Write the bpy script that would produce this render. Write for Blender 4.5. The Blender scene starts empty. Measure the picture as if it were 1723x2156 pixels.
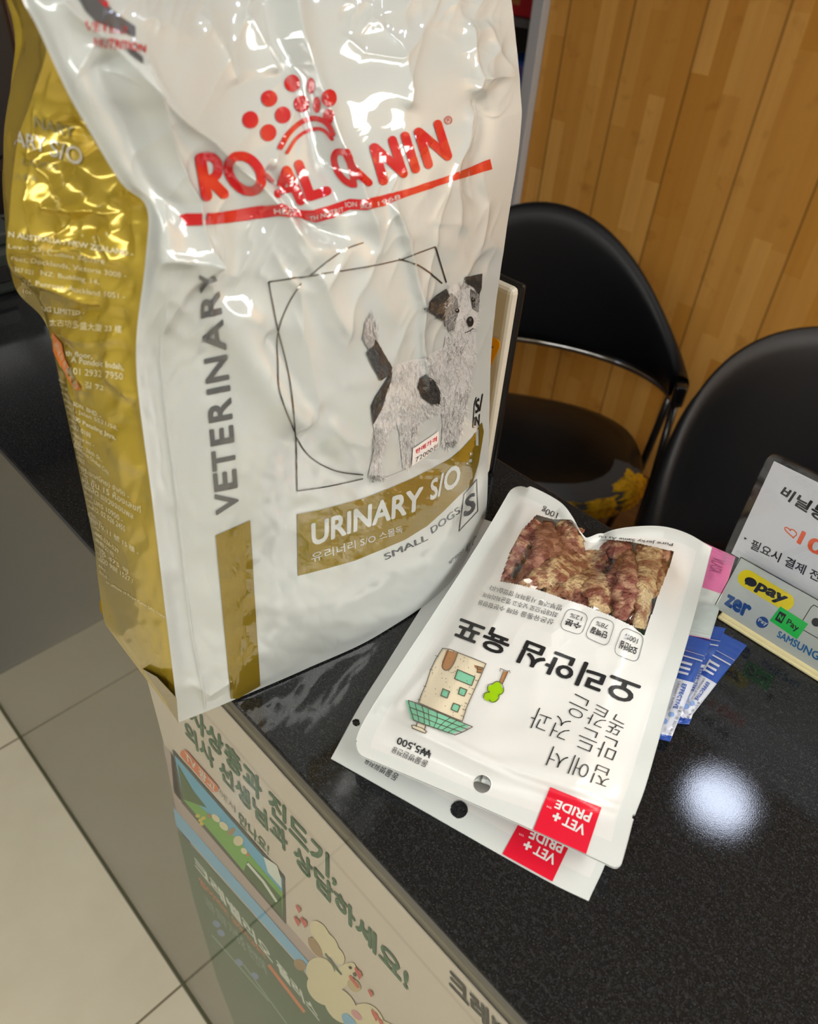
import bpy, bmesh, math, random
import numpy as np
from mathutils import Vector, Matrix, noise
from mathutils.bvhtree import BVHTree
random.seed(7); RS = np.random.RandomState(7)
S = bpy.context.scene
COL = S.collection

# ------------------------------------------------------------------ camera
W_, H_, F_ = 1723.0, 2156.0, 1597.0
CAMZ = 0.36
ROT = np.array([[0.6960840495281537, -0.49733278764201316, 0.5178099017291106],
                [0.7153944646143164, 0.4195357030523641, -0.5587490974163217],
                [0.06064450504112009, 0.7593746718192429, 0.6478212344526341]])
cam_d = bpy.data.cameras.new('camera'); cam = bpy.data.objects.new('camera', cam_d); COL.objects.link(cam)
mw = Matrix([list(r) for r in ROT]).to_4x4(); mw.translation = Vector((0, 0, CAMZ)); cam.matrix_world = mw
cam_d.sensor_fit = 'VERTICAL'; cam_d.sensor_height = 24.0; cam_d.sensor_width = 24.0*W_/H_
cam_d.lens = F_/H_*24.0; cam_d.clip_start = 0.01; cam_d.clip_end = 50
cam_d.dof.use_dof = True; cam_d.dof.focus_distance = 0.46; cam_d.dof.aperture_fstop = 8.0
S.camera = cam
# ------------------------------------------------------------------ colour / render look
S.view_settings.view_transform = 'Standard'; S.view_settings.look = 'None'
S.view_settings.gamma = 1; S.view_settings.use_curve_mapping = False
S.view_settings.exposure = -0.17
S.cycles.use_denoising = True
S.cycles.max_bounces = 8; S.cycles.transparent_max_bounces = 16
S.cycles.sample_clamp_indirect = 6
wd = bpy.data.worlds.new('world'); S.world = wd; wd.use_nodes = True
wd.node_tree.nodes['Background'].inputs[0].default_value = (0.8, 0.85, 0.9, 1)
wd.node_tree.nodes['Background'].inputs[1].default_value = 0.5
# ceiling fittings: (x, y, half length, half width, strength, colour)
FLOOR_Z, CEIL_Z = -1.27, 1.40
DOWNLIGHTS = [(-0.085, 1.325, 0.074, 27), (-1.9, 0.9, 0.078, 34), (1.15, 1.3, 0.078, 34), (1.3, -1.1, 0.078, 34), (-2.2, -0.9, 0.078, 34)]
PANELS = [(1.35, 0.35, 0.28, 0.62, 16.0, (1, .995, .95)), (0.35, -1.55, 0.62, 0.28, 12.0, (1, .995, .95)),
          (-0.86, 0.67, 0.10, 0.07, 16, (1, .97, .9)), (-0.9, -1.5, 0.62, 0.28, 9.0, (1, .995, .95)), (1.6, 1.5, 0.6, 0.42, 14.0, (1, .995, .95))]  # small panel added for the granite patch, last one enlarged for bag highlights

# ------------------------------------------------------------------ helpers
def lin(c):
    c = c/255.0
    return c/12.92 if c <= 0.04045 else ((c+0.055)/1.055)**2.4
def rgb(r, g, b): return (lin(r), lin(g), lin(b), 1)
def ray(px, py):
    v = np.array([px-W_/2, -(py-H_/2), -F_]); v /= np.linalg.norm(v); return ROT @ v
C0 = np.array([0, 0, CAMZ])
def at(px, py, ax, val):
    """point of the plane (x|y|z = val) seen in direction (px, py)"""
    r = ray(px, py); i = 'xyz'.index(ax); return C0 + r*((val-C0[i])/r[i])
MATS = {}
def mat(name, col, rough=.5, metal=0, coat=0, spec=.5, bump=None, noise_col=None, coat_rough=.03, emit=None, trans=0, ior=1.45):
    if name in MATS: return MATS[name]
    m = bpy.data.materials.new(name); m.use_nodes = True; MATS[name] = m
    nt = m.node_tree; b = nt.nodes['Principled BSDF']
    b.inputs['Base Color'].default_value = col; b.inputs['Roughness'].default_value = rough
    b.inputs['Metallic'].default_value = metal; b.inputs['Coat Weight'].default_value = coat
    b.inputs['Coat Roughness'].default_value = coat_rough; b.inputs['Specular IOR Level'].default_value = spec
    if coat_rough < .02: b.inputs['Coat IOR'].default_value = 1.85   # metallised film: a stronger gloss than plain plastic
    b.inputs['Transmission Weight'].default_value = trans; b.inputs['IOR'].default_value = ior
    if emit: b.inputs['Emission Color'].default_value = emit[0]; b.inputs['Emission Strength'].default_value = emit[1]
    tc = None
    if bump or noise_col: tc = nt.nodes.new('ShaderNodeTexCoord')
    if bump:
        for sc, st, dist in (bump if isinstance(bump, list) else [bump]):
            n = nt.nodes.new('ShaderNodeTexNoise'); n.inputs['Scale'].default_value = sc; n.inputs['Detail'].default_value = 3
            nt.links.new(tc.outputs['Object'], n.inputs['Vector'])
            bp = nt.nodes.new('ShaderNodeBump'); bp.inputs['Strength'].default_value = st; bp.inputs['Distance'].default_value = dist
            nt.links.new(n.outputs[0], bp.inputs['Height'])
            prev = b.inputs['Normal'].links[0].from_socket if b.inputs['Normal'].links else None
            if prev: nt.links.new(prev, bp.inputs['Normal'])
            nt.links.new(bp.outputs[0], b.inputs['Normal'])
    if noise_col:
        col2, sc, lo, hi = noise_col[:4]
        n = nt.nodes.new('ShaderNodeTexNoise'); n.inputs['Scale'].default_value = sc; n.inputs['Detail'].default_value = 5
        mp = nt.nodes.new('ShaderNodeMapping')
        if len(noise_col) > 4: mp.inputs['Scale'].default_value = noise_col[4]
        nt.links.new(tc.outputs['Object'], mp.inputs[0]); nt.links.new(mp.outputs[0], n.inputs['Vector'])
        r = nt.nodes.new('ShaderNodeValToRGB'); r.color_ramp.elements[0].position = lo; r.color_ramp.elements[1].position = hi
        r.color_ramp.elements[0].color = col; r.color_ramp.elements[1].color = col2
        nt.links.new(n.outputs[0], r.inputs[0]); nt.links.new(r.outputs[0], b.inputs['Base Color'])
    return m
def clear(name, ior=1.5, rough=.0, tint=(1, 1, 1, 1), gain=1.0):
    """clear film / glass sheet: transparent body with a Fresnel gloss"""
    if name in MATS: return MATS[name]
    m = bpy.data.materials.new(name); m.use_nodes = True; MATS[name] = m
    nt = m.node_tree; nt.nodes.remove(nt.nodes['Principled BSDF']); out = nt.nodes['Material Output']
    t = nt.nodes.new('ShaderNodeBsdfTransparent'); t.inputs[0].default_value = tint
    g = nt.nodes.new('ShaderNodeBsdfGlossy'); g.inputs['Roughness'].default_value = rough
    f = nt.nodes.new('ShaderNodeFresnel'); f.inputs[0].default_value = ior
    mu = nt.nodes.new('ShaderNodeMath'); mu.operation = 'MULTIPLY'; mu.inputs[1].default_value = gain; mu.use_clamp = True
    mx = nt.nodes.new('ShaderNodeMixShader'); ge = nt.nodes.new('ShaderNodeNewGeometry'); iv = nt.nodes.new('ShaderNodeMath'); iv.operation = 'SUBTRACT'; iv.inputs[0].default_value = 1
    fx = nt.nodes.new('ShaderNodeMath'); fx.operation = 'MULTIPLY'   # a thin sheet mirrors at its outer face only
    nt.links.new(ge.outputs['Backfacing'], iv.inputs[1]); nt.links.new(mu.outputs[0], fx.inputs[0]); nt.links.new(iv.outputs[0], fx.inputs[1])
    nt.links.new(f.outputs[0], mu.inputs[0]); nt.links.new(fx.outputs[0], mx.inputs[0])
    nt.links.new(t.outputs[0], mx.inputs[1]); nt.links.new(g.outputs[0], mx.inputs[2]); nt.links.new(mx.outputs[0], out.inputs[0])
    return m
def empty(name, loc, label, cat, group=None):
    o = bpy.data.objects.new(name, None); COL.objects.link(o); o.location = loc; o.empty_display_size = .05
    o['label'] = label; o['category'] = cat
    if group: o['group'] = group
    return o
def tag(o, label, cat, group=None):
    o['label'] = label; o['category'] = cat
    if group: o['group'] = group
    return o
def link(o, parent=None):
    COL.objects.link(o)
    if parent is not None:
        top = Vector((0, 0, 0)); p = parent
        while p is not None: top += Vector(p.location); p = p.parent
        o.parent = parent
        if parent.type == 'EMPTY': o.matrix_parent_inverse = Matrix.Translation(-Vector(parent.location))
    return o
def mesh_obj(name, verts, faces, m, parent=None, smooth=False, fmats=None, kind=None):
    me = bpy.data.meshes.new(name); me.from_pydata([tuple(map(float, v)) for v in verts], [], [tuple(map(int, f)) for f in faces])
    for mm in (m if isinstance(m, (list, tuple)) else [m]): me.materials.append(mm)
    if fmats is not None: me.polygons.foreach_set('material_index', np.array(fmats, dtype=np.int32))
    me.polygons.foreach_set('use_smooth', [smooth]*len(me.polygons)); me.update()
    o = bpy.data.objects.new(name, me); link(o, parent)
    if kind: o['kind'] = kind
    return o
class MB:
    def __init__(s): s.v = []; s.f = []; s.m = []
    def add(s, vs, fs, mi=0):
        n = len(s.v); s.v += [tuple(v) for v in vs]; s.f += [tuple(i+n for i in f) for f in fs]; s.m += [mi]*len(fs); return s
    def box(s, a, b, mi=0):
        x0, y0, z0 = a; x1, y1, z1 = b
        return s.add([(x0,y0,z0),(x1,y0,z0),(x1,y1,z0),(x0,y1,z0),(x0,y0,z1),(x1,y0,z1),(x1,y1,z1),(x0,y1,z1)],
                     [(0,3,2,1),(4,5,6,7),(0,1,5,4),(1,2,6,5),(2,3,7,6),(3,0,4,7)], mi)
    def rbox(s, a, b, r=.003, seg=3, mi=0):
        bm = bmesh.new(); bmesh.ops.create_cube(bm, size=1)
        for v in bm.verts: v.co = Vector([(a[i]+b[i])/2 + v.co[i]*(b[i]-a[i]) for i in range(3)])
        bmesh.ops.bevel(bm, geom=bm.edges[:]+bm.verts[:], offset=r, segments=seg, profile=.5, affect='EDGES')
        s.bm(bm, mi); bm.free(); return s
    def bm(s, bm, mi=0):
        bm.verts.index_update(); return s.add([v.co[:] for v in bm.verts], [[v.index for v in f.verts] for f in bm.faces], mi)
    def tube(s, pts, r, n=12, mi=0, cap=True):
        pts = [Vector(p) for p in pts]; rs = r if isinstance(r, (list, tuple)) else [r]*len(pts)
        vs = []; up = Vector((0, 0, 1)); 
        for i, p in enumerate(pts):
            t = (pts[min(i+1, len(pts)-1)]-pts[max(i-1, 0)]).normalized()
            a = t.cross(up); a = t.cross(Vector((1, 0, 0))) if a.length < 1e-3 else a; a.normalize(); b = t.cross(a)
            vs += [p+(a*math.cos(2*math.pi*k/n)+b*math.sin(2*math.pi*k/n))*rs[i] for k in range(n)]
        fs = [(i*n+k, i*n+(k+1) % n, (i+1)*n+(k+1) % n, (i+1)*n+k) for i in range(len(pts)-1) for k in range(n)]
        if cap: fs += [tuple(range(n))[::-1], tuple(range((len(pts)-1)*n, len(pts)*n))]
        return s.add(vs, fs, mi)
    def build(s, name, m, parent=None, smooth=False, kind=None): return mesh_obj(name, s.v, s.f, m, parent, smooth, s.m, kind)
def catmull(P, n):
    """resample along axis 0 with a Catmull-Rom spline to n samples"""
    P = np.asarray(P, float); k = len(P); t = np.linspace(0, k-1, n); i = np.minimum(t.astype(int), k-2); f = (t-i)
    f = f.reshape([-1]+[1]*(P.ndim-1))
    g = lambda j: P[np.clip(j, 0, k-1)]
    p0, p1, p2, p3 = g(i-1), g(i), g(i+1), g(i+2)
    p0 = np.where((i == 0).reshape(f.shape), 2*p1-p2, p0); p3 = np.where((i == k-2).reshape(f.shape), 2*p2-p1, p3)
    return .5*((2*p1)+(-p0+p2)*f+(2*p0-5*p1+4*p2-p3)*f*f+(-p0+3*p1-3*p2+p3)*f**3)
def grid_faces(m, n, flip=False):
    idx = np.arange(m*n).reshape(m, n); q = np.stack([idx[:-1, :-1], idx[:-1, 1:], idx[1:, 1:], idx[1:, :-1]], -1).reshape(-1, 4)
    return q[:, ::-1] if flip else q
def grid_mesh(name, G, m, parent=None, flip=False, smooth=True, keep=None):
    M, N = G.shape[:2]; f = grid_faces(M, N, flip)
    if keep is not None: f = f[keep.reshape(-1)]
    me = bpy.data.meshes.new(name); v = G.reshape(-1, 3)
    me.from_pydata(v.tolist(), [], f.tolist()); me.materials.append(m)
    me.polygons.foreach_set('use_smooth', [smooth]*len(me.polygons)); me.update()
    o = bpy.data.objects.new(name, me); link(o, parent); return o
# numpy noise
def hash2(ix, iy, s=0):
    h = (ix.astype(np.int64)*374761393 + iy.astype(np.int64)*668265263 + s*1442695041) & 0x7fffffff
    h = ((h ^ (h >> 13))*1274126177) & 0x7fffffff
    return ((h ^ (h >> 16)) & 0xffff)/65535.0
def vnoise(x, y, s=0):
    ix = np.floor(x); iy = np.floor(y); fx = x-ix; fy = y-iy; fx = fx*fx*fx*(fx*(6*fx-15)+10); fy = fy*fy*fy*(fy*(6*fy-15)+10)
    a = hash2(ix, iy, s); b = hash2(ix+1, iy, s); c = hash2(ix, iy+1, s); d = hash2(ix+1, iy+1, s)
    return (a*(1-fx)+b*fx)*(1-fy)+(c*(1-fx)+d*fx)*fy*1.0
def worley(x, y, s=0):
    ix = np.floor(x); iy = np.floor(y); f1 = np.full(x.shape, 9.); f2 = np.full(x.shape, 9.); hv = np.zeros(x.shape)
    for dx in (-1, 0, 1):
        for dy in (-1, 0, 1):
            cx = ix+dx; cy = iy+dy; px = cx+hash2(cx, cy, s+1); py = cy+hash2(cx, cy, s+2)
            d = np.hypot(px-x, py-y); h = hash2(cx, cy, s+3)
            f2 = np.where(d < f1, f1, np.minimum(f2, d)); hv = np.where(d < f1, h, hv); f1 = np.minimum(f1, d)
    return f1, f2, hv
def polydist(px, py, pts):
    """distance to a polyline and the parameter (0..1) along it"""
    best = np.full(px.shape, 1e9); tt = np.zeros(px.shape); sg = np.zeros(px.shape); n = len(pts)-1
    for i in range(n):
        ax, ay = pts[i]; bx, by = pts[i+1]; dx, dy = bx-ax, by-ay; L = dx*dx+dy*dy
        t = np.clip(((px-ax)*dx+(py-ay)*dy)/L, 0, 1); d = np.hypot(px-ax-t*dx, py-ay-t*dy)
        s_ = np.sign((px-ax)*dy-(py-ay)*dx)
        m_ = d < best; best = np.where(m_, d, best); tt = np.where(m_, (i+t)/n, tt); sg = np.where(m_, s_, sg)
    return best, tt, sg
def sstep(x, a, b):
    t = np.clip((x-a)/(b-a), 0, 1); return t*t*(3-2*t)
# ------------------------------------------------------------------ printing on surfaces
class PlaneSurf:
    def __init__(s, ax, val, nrm): s.ax = ax; s.val = val; s.n = Vector(nrm)
    def hit(s, px, py): return Vector(at(px, py, s.ax, s.val)), s.n
class MeshSurf:
    def __init__(s, *obs):
        vs = []; fs = []
        for o in obs:
            n = len(vs); vs += [v.co[:] for v in o.data.vertices]; fs += [[i+n for i in p.vertices] for p in o.data.polygons]
        s.t = BVHTree.FromPolygons(vs, fs)
    def hit(s, px, py):
        r = Vector(ray(px, py)); loc, n, i, d = s.t.ray_cast(Vector(C0), r)
        if loc is None: return None, None
        if n.dot(r) > 0: n = -n
        return loc, n
def homog(q):
    """unit square (u right, v down; TL,TR,BR,BL) to photo pixels"""
    (x0, y0), (x1, y1), (x2, y2), (x3, y3) = q
    dx1, dx2, sx = x1-x2, x3-x2, x0-x1+x2-x3; dy1, dy2, sy = y1-y2, y3-y2, y0-y1+y2-y3
    den = dx1*dy2-dx2*dy1; g = (sx*dy2-dx2*sy)/den; h = (dx1*sy-sx*dy1)/den
    a, b, c = x1-x0+g*x1, x3-x0+h*x3, x0; d, e, f = y1-y0+g*y1, y3-y0+h*y3, y0
    return lambda u, v: ((a*u+b*v+c)/(g*u+h*v+1), (d*u+e*v+f)/(g*u+h*v+1))
TXT = {}
def text_shape(s, bold=0.0):
    k = (s, bold)
    if k in TXT: return TXT[k]
    cu = bpy.data.curves.new('t', 'FONT'); cu.body = s; cu.size = 1; cu.offset = min(bold, 0); cu.resolution_u = 3
    o = bpy.data.objects.new('t', cu); COL.objects.link(o)
    dg = bpy.context.evaluated_depsgraph_get(); me = o.evaluated_get(dg).to_mesh()
    v = [(p.co.x, p.co.y) for p in me.vertices]; f = [tuple(p.vertices) for p in me.polygons]
    o.evaluated_get(dg).to_mesh_clear(); bpy.data.objects.remove(o); bpy.data.curves.remove(cu)
    a = np.array(v) if v else np.zeros((1, 2))
    if bold > .012:   # heavier weight: the same outline struck a few times around the centre
        n0 = len(a); offs = [(0, 0)]+[(bold*.9*math.cos(t), bold*.9*math.sin(t)) for t in np.arange(8)*math.pi/4]
        a = np.concatenate([a+np.array(o_) for o_ in offs]); f = [[tuple(i+n0*k_ for i in q_) for q_ in f] for k_ in range(len(offs))]
    else: f = [f]
    lo = a.min(0); hi = a.max(0); a = (a-lo)/np.maximum(hi-lo, 1e-6); a[:, 1] = 1-a[:, 1]
    TXT[k] = (a, f); return TXT[k]
class Print:
    """collects 2-D shapes (photo pixel coordinates of the surface), lays them on the surface as a thin ink layer"""
    def __init__(s, surf, name, parent, off=.0004, step=7): s.s = surf; s.name = name; s.p = parent; s.off = off; s.step = step; s.items = []; s.mats = []
    def mi(s, m):
        if m not in s.mats: s.mats.append(m)
        return s.mats.index(m)
    def raw(s, vs, fs, m, lay=0): s.items.append((vs, fs, s.mi(m), lay))
    def text(s, t, q, m, bold=0.0, lay=0):
        a, fl_ = text_shape(t, bold); h = homog(q); w = [h(u, v) for u, v in a]; n = len(w)//len(fl_)
        for k, f in enumerate(fl_): s.raw(w[k*n:(k+1)*n], [tuple(i-k*n for i in g) for g in f], m, lay+k*.06)
    def line(s, t, a, b, hgt, m, bold=0.0, lay=0):
        s.text(t, [(a[0], a[1]-hgt), (b[0], b[1]-hgt), b, a], m, bold, lay)
    def poly(s, pts, m, lay=0):
        bm = bmesh.new(); vs = [bm.verts.new((x, y, 0)) for x, y in pts]; bm.faces.new(vs)
        bmesh.ops.triangulate(bm, faces=bm.faces[:]); bm.verts.index_update()
        s.raw([v.co[:2] for v in bm.verts], [[v.index for v in f.verts] for f in bm.faces], m, lay); bm.free()
    def ell(s, cx, cy, rx, ry, m, rot=0, lay=0, n=40):
        c, d = math.cos(rot), math.sin(rot)
        s.poly([(cx+rx*math.cos(2*math.pi*k/n)*c-ry*math.sin(2*math.pi*k/n)*d, cy+rx*math.cos(2*math.pi*k/n)*d+ry*math.sin(2*math.pi*k/n)*c) for k in range(n)], m, lay)
    def stroke(s, pts, w, m, lay=0, smooth=False, caps=True, closed=False):
        if smooth: pts = [tuple(p) for p in catmull(pts, (len(pts)-1)*8+1)]
        if closed: pts = list(pts)+[pts[0]]
        p = np.array(pts, float); t = np.gradient(p, axis=0) if len(p) > 2 else np.array([p[1]-p[0]]*2)
        if closed: t[0] = t[-1] = p[1]-p[-2]
        t /= np.maximum(np.linalg.norm(t, axis=1)[:, None], 1e-6); n = np.stack([-t[:, 1], t[:, 0]], 1)*w/2
        if len(p) > 2 and not smooth and not closed:
            for i in range(len(p)-1): s.stroke([tuple(p[i]), tuple(p[i+1])], w, m, lay, False, caps)
            return
        vs = [tuple(x) for x in p+n]+[tuple(x) for x in p-n]; k = len(p)
        s.raw(vs, [(i, i+1, k+i+1, k+i) for i in range(k-1)], m, lay)
        if caps and not closed:
            for q in (p[0], p[-1]): s.ell(q[0], q[1], w/2, w/2, m, 0, lay, 14)
    def build(s):
        out_v = []; out_f = []; out_m = []
        for it, (vs, fs, mi, lay) in enumerate(s.items):
            lay = lay+(it % 7)*.05; bm = bmesh.new(); bv = [bm.verts.new((x, y, 0)) for x, y in vs]
            for f in fs:
                try: bm.faces.new([bv[i] for i in f])
                except ValueError: pass
            if s.step:
                for ax in (0, 1):
                    lo = min(v.co[ax] for v in bm.verts); hi = max(v.co[ax] for v in bm.verts); c = math.floor(lo/s.step)*s.step+s.step
                    while c < hi:
                        nrm = [0, 0, 0]; nrm[ax] = 1; co = [0, 0, 0]; co[ax] = c
                        bmesh.ops.bisect_plane(bm, geom=bm.verts[:]+bm.edges[:]+bm.faces[:], plane_co=co, plane_no=nrm, dist=1e-5)
                        c += s.step
            bm.verts.index_update(); ix = {}
            for v in bm.verts:
                loc, n = s.s.hit(v.co.x, v.co.y)
                if loc is not None: ix[v.index] = len(out_v); out_v.append(loc+n*(s.off+.00012*lay))
            for f in bm.faces:
                if any(v.index not in ix for v in f.verts): continue
                ids = [ix[v.index] for v in f.verts]; P = [out_v[i] for i in ids]
                if s.step and max((P[i]-P[i-1]).length for i in range(len(P))) > (Vector(C0)-P[0]).length/F_*s.step*5: continue
                out_f.append(ids); out_m.append(mi)
            bm.free()
        return mesh_obj(s.name, out_v, out_f, s.mats, s.p, False, out_m)

# ================================================================== THE ROOM
EDGE_Y, BACK_Y = 0.1215, 0.412
XL, XR, YF, YW = -3.2, 2.6, -2.6, 2.2
def nodes_mat(name):
    m = bpy.data.materials.new(name); m.use_nodes = True; MATS[name] = m
    return m, m.node_tree, m.node_tree.nodes['Principled BSDF']
def mth(nt, op, a, b=None, c=None):
    n = nt.nodes.new('ShaderNodeMath'); n.operation = op
    for i, x in enumerate((a, b, c)):
        if x is None: continue
        if isinstance(x, (int, float)): n.inputs[i].default_value = x
        else: nt.links.new(x, n.inputs[i])
    return n.outputs[0]
def mixc(nt, fac, a, b):
    n = nt.nodes.new('ShaderNodeMix'); n.data_type = 'RGBA'
    for s_, x in ((n.inputs[0], fac), (n.inputs[6], a), (n.inputs[7], b)):
        if isinstance(x, (int, float, tuple)): s_.default_value = x
        else: nt.links.new(x, s_)
    return n.outputs[2]
def tile_mat():
    m, nt, b = nodes_mat('beige polished floor tile')
    tc = nt.nodes.new('ShaderNodeTexCoord'); sp = nt.nodes.new('ShaderNodeSeparateXYZ'); nt.links.new(tc.outputs['Object'], sp.inputs[0])
    T = .357
    def g(o, off, T):
        f = mth(nt, 'FRACT', mth(nt, 'DIVIDE', mth(nt, 'ADD', o, off), T)); d = mth(nt, 'MULTIPLY', mth(nt, 'ABSOLUTE', mth(nt, 'SUBTRACT', f, .5)), T)
        return mth(nt, 'GREATER_THAN', d, T/2-.0022)
    line = mth(nt, 'MAXIMUM', g(sp.outputs[0], .5955+.715*8, .715), g(sp.outputs[1], 7.15*2+.3575-.120, .715))
    n = nt.nodes.new('ShaderNodeTexNoise'); n.inputs['Scale'].default_value = 9; n.inputs['Detail'].default_value = 6; nt.links.new(tc.outputs['Object'], n.inputs['Vector'])
    c = mixc(nt, n.outputs[0], rgb(218, 209, 184), rgb(238, 230, 208)); c = mixc(nt, line, c, rgb(120, 108, 84))
    nt.links.new(c, b.inputs['Base Color']); b.inputs['Roughness'].default_value = .12
    return m
def granite_mat():
    m, nt, b = nodes_mat('black granite')
    tc = nt.nodes.new('ShaderNodeTexCoord')
    def tex(scale, det, rough=.6):
        n = nt.nodes.new('ShaderNodeTexNoise'); n.inputs['Scale'].default_value = scale; n.inputs['Detail'].default_value = det; n.inputs['Roughness'].default_value = rough
        nt.links.new(tc.outputs['Object'], n.inputs['Vector']); return n.outputs[0]
    def ramp(x, lo, hi):
        return mth(nt, 'MULTIPLY', mth(nt, 'SUBTRACT', x, lo), 1/(hi-lo))
    a = nt.nodes.new('ShaderNodeClamp'); nt.links.new(ramp(tex(1300, 3, .7), .56, .74), a.inputs[0])
    a2 = nt.nodes.new('ShaderNodeClamp'); nt.links.new(ramp(tex(420, 4, .7), .50, .75), a2.inputs[0])
    a3 = nt.nodes.new('ShaderNodeClamp'); nt.links.new(ramp(tex(1900, 2, .5), .68, .78), a3.inputs[0])
    c = mixc(nt, a.outputs[0], rgb(19, 20, 22), rgb(84, 86, 88)); c = mixc(nt, a2.outputs[0], c, rgb(52, 54, 56)); c = mixc(nt, a3.outputs[0], c, rgb(120, 122, 120))
    nt.links.new(c, b.inputs['Base Color'])
    rr = nt.nodes.new('ShaderNodeMapRange'); nt.links.new(tex(900, 2), rr.inputs[0]); rr.inputs[3].default_value = .02; rr.inputs[4].default_value = .06
    nt.links.new(rr.outputs[0], b.inputs['Roughness'])
    bp = nt.nodes.new('ShaderNodeBump'); bp.inputs['Strength'].default_value = .06; bp.inputs['Distance'].default_value = .0002
    nt.links.new(tex(1500, 2), bp.inputs['Height']); nt.links.new(bp.outputs[0], b.inputs['Normal'])
    return m
def wood_mat():
    m, nt, b = nodes_mat('varnished wood strip panelling')
    tc = nt.nodes.new('ShaderNodeTexCoord'); sp = nt.nodes.new('ShaderNodeSeparateXYZ'); nt.links.new(tc.outputs['Object'], sp.inputs[0])
    x, z = sp.outputs[0], sp.outputs[2]
    SW = .2145/4
    xs = mth(nt, 'DIVIDE', mth(nt, 'ADD', x, 10.782), SW); col = mth(nt, 'FLOOR', xs)
    wn = nt.nodes.new('ShaderNodeTexWhiteNoise'); wn.noise_dimensions = '1D'; nt.links.new(col, wn.inputs['W'])
    zz = mth(nt, 'DIVIDE', mth(nt, 'ADD', z, mth(nt, 'MULTIPLY', wn.outputs[0], 3.0)), .38); row = mth(nt, 'FLOOR', zz)
    wn2 = nt.nodes.new('ShaderNodeTexWhiteNoise'); wn2.noise_dimensions = '2D'; cb = nt.nodes.new('ShaderNodeCombineXYZ')
    nt.links.new(col, cb.inputs[0]); nt.links.new(row, cb.inputs[1]); nt.links.new(cb.outputs[0], wn2.inputs['Vector'])
    mp = nt.nodes.new('ShaderNodeMapping'); mp.inputs['Scale'].default_value = (30, 30, 2.2); nt.links.new(tc.outputs['Object'], mp.inputs[0])
    n = nt.nodes.new('ShaderNodeTexNoise'); n.inputs['Scale'].default_value = 1; n.inputs['Detail'].default_value = 6; nt.links.new(mp.outputs[0], n.inputs['Vector'])
    n2 = nt.nodes.new('ShaderNodeTexNoise'); n2.inputs['Scale'].default_value = 14; n2.inputs['Detail'].default_value = 3; nt.links.new(tc.outputs['Object'], n2.inputs['Vector'])
    c = mixc(nt, wn2.outputs[0], rgb(204, 142, 58), rgb(228, 172, 90))
    f = nt.nodes.new('ShaderNodeClamp'); nt.links.new(mth(nt, 'MULTIPLY', mth(nt, 'SUBTRACT', n.outputs[0], .42), 2.2), f.inputs[0]); c = mixc(nt, mth(nt, 'MULTIPLY', f.outputs[0], .35), c, rgb(172, 108, 36))
    f2 = nt.nodes.new('ShaderNodeClamp'); nt.links.new(mth(nt, 'MULTIPLY', mth(nt, 'SUBTRACT', n2.outputs[0], .60), 5), f2.inputs[0]); c = mixc(nt, mth(nt, 'MULTIPLY', f2.outputs[0], .5), c, rgb(148, 90, 30))
    fr = mth(nt, 'FRACT', mth(nt, 'DIVIDE', mth(nt, 'ADD', x, 10.782), .2145)); gr = mth(nt, 'GREATER_THAN', mth(nt, 'ABSOLUTE', mth(nt, 'SUBTRACT', fr, .5)), .482)
    c = mixc(nt, mth(nt, 'MULTIPLY', gr, .5), c, rgb(86, 52, 16))
    nt.links.new(c, b.inputs['Base Color']); b.inputs['Roughness'].default_value = .42; b.inputs['Specular IOR Level'].default_value = .25
    bp = nt.nodes.new('ShaderNodeBump'); bp.inputs['Strength'].default_value = .6; bp.inputs['Distance'].default_value = .004; bp.invert = True
    nt.links.new(gr, bp.inputs['Height']); nt.links.new(bp.outputs[0], b.inputs['Normal'])
    return m
GRANITE = granite_mat()
def struct(name, mb, m): return mb.build(name, m, None, kind='structure')
struct('floor', MB().box((XL, YF, FLOOR_Z-.05), (XR, YW+.8, FLOOR_Z)), tile_mat())
M_ceil = mat('matte white ceiling board', rgb(214, 214, 208), .9, bump=(60, .2, .002))
struct('ceiling', MB().box((XL, YF, CEIL_Z), (XR, YW+.8, CEIL_Z+.05)), M_ceil)
M_wall = mat('pale grey painted wall', rgb(176, 172, 164), .8, bump=(80, .15, .001))
M_dark = mat('dark brown wall board', rgb(112, 86, 72), .5, bump=(40, .15, .001))
struct('wall_front', MB().box((XL, YF-.05, FLOOR_Z), (XR, YF, CEIL_Z)), M_wall)
struct('wall_right', MB().box((XR, YF-.05, FLOOR_Z), (XR+.05, YW+.85, CEIL_Z)), mat('warm white right wall', rgb(196, 190, 176), .8, bump=(70, .15, .001)))
struct('wall_left', MB().box((XL-.05, YF-.05, FLOOR_Z), (XL, YW+.85, CEIL_Z)), M_dark)
struct('wall_rear', MB().box((XL, YW+.8, FLOOR_Z), (XR, YW+.85, CEIL_Z)), M_dark)
struct('wall_back', MB().box((-1.63, YW, FLOOR_Z), (XR, YW+.06, CEIL_Z)), wood_mat())
struct('floor_2', MB().box((XL, BACK_Y+.02, FLOOR_Z), (XR, YW+.8, FLOOR_Z+.004)), mat('dark brown vinyl floor behind the counter', rgb(104, 72, 38), .4, noise_col=(rgb(72, 48, 26), 6, .3, .7, (1, 8, 1)), bump=(60, .1, .0005)))
# grey board the counter front mirrors at its left
struct('trim_1', MB().box((-2.6, -2.0, FLOOR_Z), (-1.52, .10, FLOOR_Z+.012)), mat('grey floor threshold', rgb(150, 150, 150), .35, bump=(90, .2, .001)))

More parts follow.
